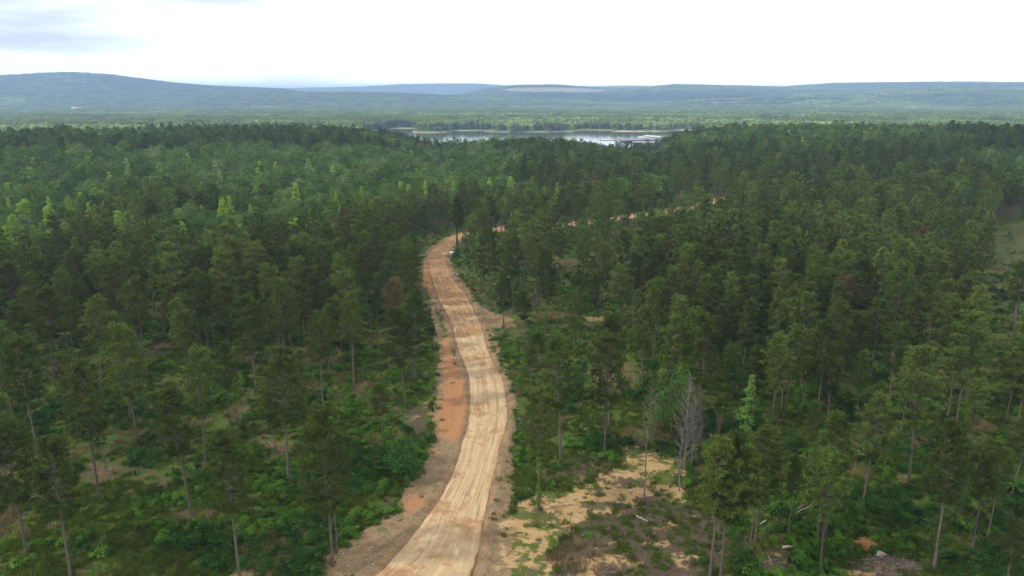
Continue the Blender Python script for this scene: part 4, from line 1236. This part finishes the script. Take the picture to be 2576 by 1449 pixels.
# ------------------------------------------------------------------ dead trees
def dead_tree(seed, H, spread, nb, base=.3, up=.7, fork=True, r0=.2):
    rg = np.random.default_rng(seed); tr = MB(); br = MB()
    k = 9; zz = np.linspace(0, H, k); bend = np.cumsum(rg.normal(0, .08, (k, 2)), 0); bend -= bend[0]
    TP = np.column_stack([bend, zz]); tr.tube(TP, np.linspace(r0, .02, k), 6)
    for b in range(nb):
        t = rg.uniform(base, .98) ; z = H * t; p = np.array([np.interp(z, zz, TP[:, 0]), np.interp(z, zz, TP[:, 1]), z])
        a = rg.uniform(0, 6.28); L = spread * (1.15 - t) * rg.uniform(.5, 1.2) + .4; e = up + rg.normal(0, .2)
        d = np.array([math.cos(a) * math.cos(e), math.sin(a) * math.cos(e), math.sin(e)])
        q1 = p + d * L * .5; q2 = p + d * L + [0, 0, .12 * L]
        q1 = q1 + rg.normal(0, .12, 3); q2 = q2 + [0, 0, .22 * L] + rg.normal(0, .15, 3)
        br.tube([p, q1, q2], [.04, .026, .010], 4)
        for s_ in range(4 if fork else 2):
            f = rg.uniform(.35, .95); c = p + (q2 - p) * f
            dd = unit(d + rg.normal(0, .55, 3) + [0, 0, .3]); l2 = L * rg.uniform(.2, .45)
            br.tube([c, c + dd * l2], [.022, .007], 3)
            if fork:
                c2 = c + dd * l2 * .6; br.tube([c2, c2 + unit(dd + rg.normal(0, .6, 3)) * l2 * .5], [.012, .005], 3)
    return tr, br
DEADS = [
 (1619, 1267, 1631, 968, 3.2, 46, 'dead_brown', .35, .45, 'tall dead pine with bare fine branches standing alone in the sandy clearing'),
 (1722, 1180, 1728, 943, 3.6, 88, 'dead', .12, .72, 'tallest grey bare tree, thick with dead twigs, in front of the dense wood'),
 (1738, 1176, 1742, 985, 2.2, 30, 'dead', .3, .8, 'grey bare tree squeezed between the tallest grey one and the brown one'),
 (1750, 1170, 1758, 966, 3.0, 46, 'dead_brown', .2, .85, 'brownish bare tree right beside the grey bare trees'),
 (1709, 1235, 1700, 1075, 1.8, 26, 'dead', .2, .8, 'short crooked grey snag below the grey bare trees'),
 (1797, 1230, 1798, 1040, 2.4, 50, 'dead_brown', .4, .9, 'brown bare top poking up behind the big olive pine'),
 (1100, 583, 1102, 503, 2.6, 60, 'dead_brown', .35, .3, 'reddish dead tree at the back of the grassy bend'),
 (385, 480, 386, 435, 4.5, 90, 'dead_brown', .3, .6, 'brownish bare-crowned tree out in the broadleaf wood'),
]
for i, (bx, by, tx, ty, spd, nb, mt, bs, up, lab) in enumerate(DEADS):
    x, y = gp(bx, by); r = math.hypot(x, y); z = float(zt(x, y))
    H = max(8, CAMH + r * elev(tx, ty) - z)
    tr, br = dead_tree(900 + i, H, spd, nb, bs, up, True, .14 if i < 6 else .3)
    o = thing('dead_tree', (x, y, z - .05), lab, 'dead tree')
    link('trunk', tr.mesh('dead_trunk', [M[mt]]), o)
    link('branches', br.mesh('dead_branches', [M[mt]]), o)

# ------------------------------------------------------------------ vine-clad trees and bright trees near the dense wood
def vine_column(seed, H, rad, n, size, mat, z0=.0, wig=.5):
    rg = np.random.default_rng(seed); b = MB()
    z = rg.uniform(z0, 1, n) * H; a = rg.uniform(0, 6.28, n)
    w_ = .55 + .45 * np.sin(z * 1.3 + seed) * wig + rg.normal(0, .15, n)
    q = rad * np.abs(w_) * (1.15 - .45 * z / H)
    C = np.column_stack([np.cos(a) * q, np.sin(a) * q, z])
    V, f = cards(rg, C, size, np.column_stack([np.cos(a), np.sin(a), np.full(n, .6)]), .6); b.add(V, f)
    return b.mesh('vine_leaves', [mat])
VINES = [  # base, top, radius, material, label
 (1870, 1150, 1882, 930, 1.7, 'leaf_fresh', 'narrow tree fully wrapped in bright leaves, right of the grey bare trees'),
 (1905, 880, 1903, 752, 1.1, 'leaf_fresh', 'thin bright leafy spire above the dark pines'),
 (2092, 960, 2092, 812, 2.2, 'leaf_sun_bright', 'bright yellow-green leafy top standing out of the shaded pines'),
 (1722, 1100, 1728, 905, 2.6, 'leaf_fresh', 'bright leafy tree crown just behind the grey bare trees'),
 (1665, 1080, 1662, 925, 2.8, 'leaf', 'deep green leafy tree at the corner of the dense wood'),
 (1842, 1010, 1842, 852, 2.3, 'leaf_fresh', 'fresh green leafy tree between the dark pines above the wrapped tree'),
 (2190, 1170, 2196, 1055, 1.2, 'bush_dark', 'ivy-smothered pole on the shaded slope'),
 (1020, 1210, 1000, 1095, 2.2, 'bush_dark', 'dark leafy small tree on the verge above the eroded pit'),
]
for i, (bx, by, tx, ty, rad, mt, lab) in enumerate(VINES):
    x, y = gp(bx, by); r = math.hypot(x, y); z = float(zt(x, y))
    H = max(3, CAMH + r * elev(tx, ty) - z)
    o = thing('leafy_tree', (x, y, z - .05), lab, 'tree')
    tb = MB(); tb.tube([(0, 0, 0), (.1, 0, H * .5), (0, .1, H * .96)], [.2, .13, .03], 6)
    rg = np.random.default_rng(i)
    for k in range(12):
        a = rg.uniform(0, 6.28); zz = H * rg.uniform(.35, .9); L = rad * .8
        tb.tube([(0, 0, zz), (math.cos(a) * L, math.sin(a) * L, zz + L * .6)], [.05, .015], 3)
    link('trunk', tb.mesh('leafy_trunk', [M['bark_grey']]), o)
    if i != 6:
        tr, cr = leafy_parts(950 + i, H, rad * 1.25, [.02, .3, .3, .35, .12, .2, 0, .05][i], 22, 110, .34, 'round' if i % 2 else 'cone', True, .4)
        for q_ in range(len(cr.v)):
            cr.v[q_][:, 0] += .22 * rad * np.sin(cr.v[q_][:, 2] * .55 + i)
        link('crown', cr.mesh('leafy_crown', [M[mt]]), o)
    else:
        link('crown', vine_column(960 + i, H, rad, int(150 * H), .34, M[mt], .15), o)
# vines on the two wrapped poles
for (bx, by, hgt, z0, mt, lab, rad) in ((1355, 1284, 8.0, .08, 'leaf', 'leafy green vine climbing the pole of the yellow-green pine', .5), (1150, 640, 13, .0, 'bush_dark', 'dark ivy wrapping the pole of the pine at the road bend', .45), (2352, 1428, 7, .3, 'leaf', 'vine on the pole of the large grey-green pine', .55)):
    x, y = gp(bx, by); z = float(zt(x, y))
    v = link('climbing_vine', vine_column(int(bx), hgt, rad, int(110 * hgt), .26, M[mt], z0), None, (x, y, z), label=lab, category='vine')

# ------------------------------------------------------------------ single bushes that stand out
BUSHES = [  # px, py, scale, kind, label
 (555, 1140, 1.1, 4, 'dark rounded bush beside the pine pole on the slope'), (500, 1205, 1.4, 5, 'dark bush above the needle litter patch'),
 (715, 1290, 1.1, 0, 'bright leafy bush in the middle of the weeds left of the big verge pine'), (1045, 985, 2.0, 0, 'broad fresh green bramble patch on the left verge'),
 (985, 1190, 2.6, 5, 'biggest dark bush at the left verge, below the young pale pine'), (255, 1395, 1.5, 2, 'low bright bush near the bottom left corner'),
 (210, 1360, 1.4, 0, 'bright bush beside the pole of the corner pine'), (45, 1420, 1.6, 2, 'leafy bush in the very corner'),
 (1310, 1255, 1.0, 4, 'small dark bush at the road edge of the sandy clearing'), (1515, 1152, 1.5, 0, 'fresh green bush at the top edge of the sandy clearing'),
 (1440, 1120, 2.2, 2, 'wide low green thicket behind the yellow-green pine'), (1500, 1225, .9, 0, 'round tufted bush alone on the sand'),
 (1480, 1350, 1.0, 2, 'grassy bush between sand and dark chips'), (1550, 1150, 1.2, 2, 'green bush right of the clean pine pole'),
 (1270, 900, 1.9, 4, 'dark bushy clump beside the road where it bends'), (1272, 845, 1.6, 0, 'green bush at the dirt spur'),
 (1960, 1300, 2.2, 4, 'dark bush behind the leaning dead stems'), (2010, 1420, 2.0, 0, 'bright leafy bush next to the log jumble'),
 (2130, 1345, 2.0, 0, 'leafy bush in front of the orange dirt mound'), (2550, 1245, 2.6, 5, 'very dark big bush at the frame edge'),
 (2430, 1330, 1.8, 1, 'green bush between the large pine and the drooping pine'), (1895, 1440, 2.0, 2, 'bright weeds at the foot of the leaning pine'),
 (2290, 660, 2.0, 0, 'bush at the edge of the grassy clearing'), (2500, 640, 1.9, 0, 'bush inside the upper part of the grassy clearing'),
 (2520, 700, 2.2, 2, 'low bush halfway down the grassy clearing'), (2555, 830, 2.4, 0, 'big green bush at the foot of the grassy clearing'),
]
for i, (bx, by, s, k, lab) in enumerate(BUSHES):
    x, y = gp(bx, by)
    o = link('bush', BUSH[k], None, (x, y, float(zt(x, y)) - .08), label=lab, category='bush')
    o.rotation_euler.z = i * 1.7; o.scale = (s * 1.0, s * 1.0, s * .8)

# ------------------------------------------------------------------ logs, sticks, stumps, heaps
def stick_between(a, b, r0, r1, mat, lab, name='fallen_log', lift=.12, sides=8, twigs=0, end_z=None, seed=0):
    A = gp(*a); B = gp(*b); rg = np.random.default_rng(seed + int(a[0]))
    pa = np.array([A[0], A[1], float(zt(*A)) + r0 * .7]); pb = np.array([B[0], B[1], float(zt(*B)) + (lift if end_z is None else end_z)])
    L = pb - pa; P = [L * t + np.array([0, 0, .06 * math.sin(t * 3.1)]) + (rg.normal(0, .05, 3) if 0 < t < 1 else 0) for t in np.linspace(0, 1, 6)]
    m = MB(); m.tube(P, np.linspace(r0, r1, 6), sides, 0, True)
    for k in range(twigs):
        t = rg.uniform(.3, 1); c = L * t; d = unit(L * .05 + rg.normal(0, 1, 3)); d[2] = abs(d[2])
        m.tube([c, c + d * rg.uniform(.5, 1.3)], [.03, .01], 3)
    return link(name, m.mesh(name, [M[mat]]), None, tuple(pa), label=lab, category='log' if name == 'fallen_log' else 'branch')
LOGS = [
 ((1462, 1084), (1492, 1075), .14, .10, 'log', 'pale fallen log on brown soil behind the tall pine', 0, None),
 ((1460, 1078), (1464, 1062), .08, .05, 'log', 'short pale broken limb beside the fallen log near the red soil', 0, None),
 ((1601, 1297), (1630, 1313), .11, .06, 'log', 'pale straight stick lying on the dark chips of the clearing', 0, None),
 ((1990, 1300), (2050, 1285), .13, .06, 'dead', 'long silvery dead stem leaning up over the dark bush', 1, 1.4),
 ((1988, 1292), (2020, 1284), .10, .05, 'dead', 'shorter silvery dead stem under the long leaning one', 0, 1.0),
 ((1902, 1327), (1926, 1318), .16, .10, 'log', 'stubby white broken limb beside the leaning pine', 0, .6),
 ((1968, 1379), (2002, 1377), .20, .17, 'log', 'thick pale sawn log at the left end of the log jumble', 0, None),
 ((2014, 1381), (2134, 1390), .17, .08, 'dead_brown', 'long brown log stretching right through the log jumble', 3, None),
 ((2014, 1400), (2046, 1394), .12, .07, 'log', 'pale tapering branch below the long brown log', 0, None),
 ((1913, 1420), (1970, 1406), .14, .06, 'dead', 'grey branch slanting across the near brush heap', 2, None),
 ((1977, 1447), (1998, 1407), .16, .10, 'dead_brown', 'forked brown limb pointing at the bottom edge', 2, None),
 ((2258, 1396), (2302, 1397), .09, .05, 'log', 'thin pale pole lying behind the big brush heap', 0, None),
 ((1892, 1372), (1862, 1366), .10, .05, 'dead', 'thin grey fallen stem between the two leaning pines', 0, None),
 ((662, 1095), (672, 1103), .14, .12, 'dead_brown', 'short dark log on the brown bank', 0, None),
 ((675, 1112), (690, 1128), .15, .12, 'dead_brown', 'dark charred log leading to the small pine on the brown bank', 0, None),
 ((325, 1390), (345, 1396), .08, .05, 'dead', 'white stick in the bare spot at the bottom left', 0, None),
 ((630, 1016), (655, 1014), .16, .10, 'dead_brown', 'dark log at the reddish scrape', 0, None),
 ((1000, 1310), (1012, 1306), .1, .06, 'dead', 'small grey stick by the eroded pit', 0, None),
 ((80, 1250), (110, 1250), .07, .04, 'dead', 'thin pale branch lying in weeds near the left edge', 0, None),
]
for a, b, r0, r1, mt, lab, tw, ez in LOGS:
    stick_between(a, b, r0, r1, mt, lab, 'fallen_log', .12, 8, tw, ez)
def brush_pile(cx, cy, rx, ry, hz, n, lab, seed, mats=('dead', 'dead_brown')):
    x, y = gp(cx, cy); z = float(zt(x, y)); rg = np.random.default_rng(seed)
    o = thing('brush_pile', (x, y, z), lab, 'brush pile')
    rest = MB()
    # low heap of fine litter underneath
    m = 14; ring = []
    vv = [(0, 0, hz * .42)]
    for k, fr in enumerate((.45, .8, 1.05)):
        for j in range(m):
            a = 6.283 * j / m; q = fr * rg.uniform(.85, 1.15)
            vv.append((math.cos(a) * rx * q, math.sin(a) * ry * q, [hz * .3, hz * .1, -.12][k] * rg.uniform(.6, 1.2)))
    ff = [(0, 1 + j, 1 + (j + 1) % m, 1 + (j + 1) % m) for j in range(m)]
    rest.add(vv, ff)
    fq = [(1 + k * m + j, 1 + (k + 1) * m + j, 1 + (k + 1) * m + (j + 1) % m, 1 + k * m + (j + 1) % m) for k in range(2) for j in range(m)]
    hb = MB(); hb.add(vv, ff); hb.f.append(np.array(fq)); hb.m.append(np.zeros(len(fq)))
    link('litter_heap', hb.mesh('litter_heap', [M['chips']], True), o)
    for k in range(n):
        a = rg.uniform(0, 6.283); q = math.sqrt(rg.uniform(0, 1)) * .95
        c = np.array([math.cos(a) * rx * q, math.sin(a) * ry * q, hz * (1 - q) * .75 + .12])
        th = rg.normal(0.2, .8); L = rg.uniform(.8, 2.8) * (1 if k > 6 else 1.5)
        d = unit(np.array([math.cos(th), math.sin(th), rg.normal(0, .22)]))
        r = rg.uniform(.02, .06) * (1 if k > 6 else 1.7)
        b = MB(); b.tube([c - d * L / 2, c + rg.normal(0, .06, 3), c + d * L / 2], [r, r * .8, r * .4], 5)
        link('branch', b.mesh('branch', [M[mats[k % len(mats)]]]), o)
brush_pile(2235, 1425, 4.6, 2.2, 1.0, 150, 'largest heap of bleached cut branches on the shaded slope', 5)
brush_pile(1950, 1432, 2.6, 1.8, .8, 46, 'tangled heap of grey branches below the sawn log', 6)
brush_pile(402, 1106, 2.0, 1.2, .7, 26, 'small reddish heap of dead branches on the left slope', 7, ('dead_brown', 'dead_brown', 'dead'))
brush_pile(1530, 1440, 1.6, 2.0, .35, 30, 'low dark scatter of roots on the sandy clearing', 8, ('dead_brown',))
brush_pile(1040, 950, 1.5, 1.2, .9, 22, 'broken pale branches at the foot of the roadside pine clump', 9)
# loose sticks across the clearing floor: too many and too small to tell apart
rg = np.random.default_rng(44); sb = MB()
clearing = [SD['mulch'][0], SD['sand'][0], SD['mulch'][2], SD['mulch'][1], SD['mulch'][3]]
for P in clearing:
    lo, hi = P.min(0), P.max(0); cnt = 0; want = int((hi[0] - lo[0]) * (hi[1] - lo[1]) * .55)
    for _ in range(want):
        p = rg.uniform(lo, hi)
        if poly_sd([p[0]], [p[1]], P)[0] < .3: continue
        z = float(zt(p[0], p[1])); a = rg.uniform(0, 3.14); L = rg.uniform(.25, 1.3)
        d = np.array([math.cos(a), math.sin(a), rg.normal(0, .08)]) * L / 2; c = np.array([p[0], p[1], z + .06])
        sb.tube([c - d, c + d], [.028, .014], 3, int(rg.integers(0, 2)))
link('woody_debris', sb.mesh('woody_debris', [M['dead'], M['dead_brown']]), kind='stuff', label='loose twigs and chips strewn over the cleared ground', category='debris')

# stones along the verges
rg = np.random.default_rng(45); sb = MB()
ico = [(0, 0, 1), (.9, 0, .3), (.28, .85, .3), (-.72, .53, .3), (-.72, -.53, .3), (.28, -.85, .3), (0, 0, -.5)]
for k in range(1500):
    i = rg.integers(0, 190); sd = rg.choice([-1, 1]); off = CLc[i, 2] + rg.exponential(1.8) + .6
    if rg.uniform() < .12: off = CLc[i, 2] * rg.uniform(.2, 1)
    p = CLc[i, :2] + nor_[i] * off * sd + rg.normal(0, .6, 2)
    if road_sd([p[0]], [p[1]])[0][0] < -.5 and rg.uniform() < .8: continue
    r = rg.uniform(.04, .13) * (1.8 if rg.uniform() < .04 else 1)
    z = float(zt(p[0], p[1])); 
    v = np.array(ico) * r * rg.uniform(.7, 1.3, (7, 3)) + [p[0], p[1], z + r * .2]
    sb.add(v, [(0, 1, 2), (0, 2, 3), (0, 3, 4), (0, 4, 5), (0, 5, 1), (6, 2, 1), (6, 3, 2), (6, 4, 3), (6, 5, 4), (6, 1, 5)])
link('gravel', sb.mesh('gravel', [M['rock']]), kind='stuff', label='pale loose stones along the verges of the dirt road', category='gravel')

def lump(name, px_, py_, rx, ry, h, mat, lab, cat, seed):
    x, y = gp(px_, py_); z = float(zt(x, y)); rg = np.random.default_rng(seed); m = 22; vv = [(0, 0, h)]
    for k, (fr, hz) in enumerate(((.25, .9), (.5, .66), (.75, .36), (1, -.08))):
        for j in range(m):
            a = 6.283 * j / m; q = fr * rg.uniform(.78, 1.22) * (1 + .22 * math.sin(a * 3 + seed)); vv.append((math.cos(a) * rx * q, math.sin(a) * ry * q, h * hz * rg.uniform(.65, 1.25)))
    b = MB(); b.add(vv, [(0, 1 + j, 1 + (j + 1) % m, 1 + (j + 1) % m) for j in range(m)])
    b.f.append(np.array([(1 + k * m + j, 1 + (k + 1) * m + j, 1 + (k + 1) * m + (j + 1) % m, 1 + k * m + (j + 1) % m) for k in range(3) for j in range(m)])); b.m.append(np.zeros(3 * m))
    return link(name, b.mesh(name, [M[mat]], True), None, (x, y, z), label=lab, category=cat)
lump('dirt_mound', 2178, 1372, 1.6, 1.1, .6, 'mound', 'orange dirt mound between green bushes on the shaded slope', 'dirt mound', 1)
lump('pale_stone', 2213, 1394, .8, .7, .5, 'rock', 'pale stone block below the orange dirt mound', 'stone', 2)
lump('white_heap', 1136, 637, 1.3, 1.0, .8, 'white_bag', 'small white heap beside the road at its bend', 'heap', 3)
lump('pale_stone', 2038, 1404, .28, .24, .28, 'rock', 'rounded whitish stone at the log jumble', 'stone', 4)
lump('dark_rock', 1140 + 540, 1420, .5, .4, .3, 'post', 'dark root lump on the chips of the clearing', 'root lump', 5)
lump('dark_rock', 1600 + 40, 1450 - 60, .5, .4, .3, 'post', 'small dark root lump higher on the chips of the clearing', 'root lump', 6)
def stump(px_, py_, r, h, lab):
    x, y = gp(px_, py_); z = float(zt(x, y)); b = MB(); b.tube([(0, 0, -.1), (0, 0, .12), (0, 0, h)], [r * 1.35, r * 1.05, r], 10, 0, True)
    link('tree_stump', b.mesh('tree_stump', [M['dead_brown']]), None, (x, y, z), label=lab, category='stump')
stump(756, 1218, .2, .45, 'small dark stump near the pine on bare brown soil')
stump(1060, 1250, .3, .3, 'dark stump on the rim of the eroded pit')
stump(1365, 1250, .22, .35, 'small stump on the sand behind the vine-clad pole')

# ------------------------------------------------------------------ marina
def wpt(px_, py_): return plane_pt(px_, py_, LAKE_Z)
def boat_shed(c0, c1, width, h, lab, side='wall_blue', rise=1.6):
    a = np.array(wpt(*c0)); b = np.array(wpt(*c1)); L = float(np.linalg.norm(b - a)); ang = math.atan2(b[1] - a[1], b[0] - a[0])
    o = thing('boat_shed', ((a[0] + b[0]) / 2, (a[1] + b[1]) / 2, LAKE_Z), lab, 'boat shed', None, ang)
    r = MB(); w2 = width / 2 + .6; l2 = L / 2 + .6
    r.add([(-l2, -w2, h), (l2, -w2, h), (l2, 0, h + rise), (-l2, 0, h + rise), (l2, w2, h), (-l2, w2, h),
           (-l2, -w2, h - .3), (l2, -w2, h - .3), (l2, w2, h - .3), (-l2, w2, h - .3)],
          [(0, 1, 2, 3), (3, 2, 4, 5), (6, 7, 1, 0), (9, 5, 4, 8), (6, 9, 8, 7)])
    r.add([(-l2, -w2, h - .3), (-l2, -w2, h), (-l2, 0, h + rise), (-l2, w2, h), (-l2, w2, h - .3)], [(0, 1, 2, 3), (0, 3, 4, 4)])
    r.add([(l2, -w2, h - .3), (l2, -w2, h), (l2, 0, h + rise), (l2, w2, h), (l2, w2, h - .3)], [(0, 1, 2, 3), (0, 3, 4, 4)])
    link('roof', r.mesh('shed_roof', [M['roof_white']]), o)
    d = MB(); d.box((0, 0, .35), (L, 2.4, .5)); 
    for k in range(int(L // 6) + 1): d.box((-L / 2 + k * 6, 0, .3), (1.0, width, .35))
    link('dock', d.mesh('shed_dock', [M['dock']]), o)
    p = MB()
    for k in range(int(L // 6) + 1):
        for s in (-1, 1): p.tube([(-L / 2 + k * 6, s * width / 2, -.5), (-L / 2 + k * 6, s * width / 2, h)], [.18, .18], 5)
    link('posts', p.mesh('shed_posts', [M['post']]), o)
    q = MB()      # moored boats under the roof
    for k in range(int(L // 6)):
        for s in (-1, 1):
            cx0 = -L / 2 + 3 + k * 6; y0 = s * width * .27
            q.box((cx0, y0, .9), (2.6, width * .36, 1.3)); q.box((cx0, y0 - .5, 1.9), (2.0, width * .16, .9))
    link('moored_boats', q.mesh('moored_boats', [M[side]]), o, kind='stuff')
    return o
boat_shed((1562, 358.5), (1616, 357), 22, 4.5, 'farther left white-roofed boat shed of the marina')
boat_shed((1592, 364), (1645, 364.5), 24, 4.5, 'nearest white-roofed boat shed, closest to the dark trees')
boat_shed((1612, 353), (1652, 360), 16, 6.0, 'boat shed with the dark blue open side, right end of the marina')
boat_shed((1625, 348.5), (1665, 351.5), 12, 5.0, 'farthest slim boat shed running to the right-hand trees')
A = wpt(1508, 353.5); B = wpt(1606, 351.5)
L = math.hypot(B[0] - A[0], B[1] - A[1]); ang = math.atan2(B[1] - A[1], B[0] - A[0])
o = thing('floating_dock', (A[0], A[1], LAKE_Z), 'long thin floating dock reaching left from the boat sheds', 'dock', None, ang)
d = MB(); d.box((L / 2, 0, .4), (L, 3.0, .6)); link('deck', d.mesh('dock_deck', [M['dock']]), o)
for k in range(12):
    d = MB(); d.tube([(0, 0, -1), (0, 0, 3.0)], [.3, .3], 6); link('piling', d.mesh('piling', [M['post']]), o, (L * (k + .5) / 12, 1.8, 0))
for k in range(6):
    sx_, sy_ = wpt(1568 + k * 7, 352.6)
    ob = thing('sailboat', (sx_, sy_ , LAKE_Z), 'small moored sailboat with a bare mast at the long dock', 'sailboat', 'sailboats along the long dock', .9)
    h_ = MB(); v = [(-4, -.9, 1), (-4, .9, 1), (3, 1, 1.1), (3, -1, 1.1), (5, 0, 1.3), (-3.6, 0, -.3), (3, 0, -.3)]
    h_.add(v, [(0, 3, 2, 1), (0, 5, 6, 3), (1, 2, 6, 5), (2, 4, 6, 6), (3, 6, 4, 4), (2, 3, 4, 4), (0, 1, 5, 5)]); link('hull', h_.mesh('hull', [M['roof_white']]), ob)
    h_ = MB(); h_.tube([(0, 0, 1), (0, 0, 12)], [.12, .06], 5); link('mast', h_.mesh('mast', [M['dock']]), ob)

# ------------------------------------------------------------------ houses on the hills
def house(px_, r, w_, dpt, h, lab, rz=0, px_y=200):
    az = az_of_px(px_, px_y); x, y = r * math.sin(az), r * math.cos(az); z = float(zt0(x, y))
    o = thing('house', (x, y, z + 1), lab, 'house', None, -az + rz)
    b = MB(); b.box((0, 0, h / 2), (w_, dpt, h)); link('wall', b.mesh('house_wall', [M['cream']]), o)
    b = MB(); l2, w2 = w_ / 2 + .6, dpt / 2 + .6; e = h + .01; t = h + dpt * .28
    b.add([(-l2, -w2, e), (l2, -w2, e), (l2, 0, t), (-l2, 0, t), (l2, w2, e), (-l2, w2, e)], [(0, 1, 2, 3), (3, 2, 4, 5), (0, 3, 5, 5), (1, 4, 2, 2), (0, 5, 4, 1)])
    link('roof', b.mesh('house_roof', [M['house_roof']]), o)
    for k in range(4):
        b = MB(); b.box((0, 0, 0), (w_ * .12, .2, h * .35)); link('window', b.mesh('house_window', [M['glass_dark']]), o, (-w_ * .36 + w_ * .24 * k, -dpt / 2 - .08, h * .55))
house(238, 5900, 42, 16, 14, 'long pale house on the top of the left hill')
house(398, 5850, 26, 14, 18, 'small white gabled house in the gap of the hill crest')
house(193, 3950, 46, 16, 19, 'pale low building at the foot of the left hill', 0, 267)

# ------------------------------------------------------------------ unseen clouds, added to shade the near wood, right-hand pines and hills
def shade_cloud(cx, cy, z, rx, ry, hz, seed, lab):
    nu_, nv_ = 72, 28
    th = np.linspace(0, 2 * math.pi, nu_, endpoint=False); ph = np.linspace(.02, math.pi - .02, nv_)
    T, Pp = np.meshgrid(th, ph, indexing='ij')
    ux, uy, uz = np.cos(T) * np.sin(Pp), np.sin(T) * np.sin(Pp), np.cos(Pp)
    nz = .78 + .5 * fbm(ux * 3.1 + 10, uy * 3.1 + uz * 1.7 + 10, seed, 4)
    hh = np.where(uz > 0, hz, hz * .35)
    V_ = np.stack([cx + ux * rx * nz, cy + uy * ry * nz, z + uz * hh * nz], -1)
    ids = np.arange(nu_ * nv_).reshape(nu_, nv_); nx = np.roll(ids, -1, 0)
    fs = np.stack([ids[:, :-1], ids[:, 1:], nx[:, 1:], nx[:, :-1]], -1).reshape(-1, 4)
    b = MB(); b.add(V_.reshape(-1, 3), fs)
    link('shade_cloud', b.mesh('shade_cloud', [M['shade_cloud']], True), kind='structure', label=lab)
# shadow of a point (x, y, 0) is cast from (x, y, h) + offset towards the sun
CH = 1100.0
offx = SUNV.x / SUNV.z * CH; offy = SUNV.y / SUNV.z * CH
shade_cloud(offx + 0, offy + 480, CH, 1150, 760, 260, 3, 'unseen cloudbank added to shade the near pine wood')
shade_cloud(offx + 520, offy + 330, CH + 420, 560, 420, 200, 9, 'smaller unseen cloudbank added to shade the right-hand pines')
shade_cloud(offx - 2700, offy + 5300, CH + 100, 1900, 800, 260, 5, 'unseen cloudbank added to shade the left hill')
shade_cloud(offx + 300, offy + 5000, CH + 100, 1400, 500, 240, 6, 'unseen cloudbank added to shade the middle ridge')

# ------------------------------------------------------------------ haze
hb = MB(); x0, x1, y0, y1, z0, z1 = -16500, 16500, -16500, 16500, -19.5, 252
hb.add([(x0, y0, z0), (x1, y0, z0), (x1, y1, z0), (x0, y1, z0), (x0, y0, z1), (x1, y0, z1), (x1, y1, z1), (x0, y1, z1)],
       [(0, 3, 2, 1), (4, 5, 6, 7), (0, 1, 5, 4), (1, 2, 6, 5), (2, 3, 7, 6), (3, 0, 4, 7)])
hm, n = new_mat('air_haze')
pv = n.nodes.new('ShaderNodeVolumePrincipled'); pv.inputs['Density']. default_value = 1.5e-4
pv.inputs['Color'].default_value = (.42, .62, 1.0, 1); pv.inputs['Anisotropy'].default_value = 0.2
mo = n.nodes.new('ShaderNodeOutputMaterial'); n.links.new(pv.outputs[0], mo.inputs['Volume'])
link('haze', hb.mesh('haze', [hm]), kind='stuff', label='thin blue haze over the land', category='haze')
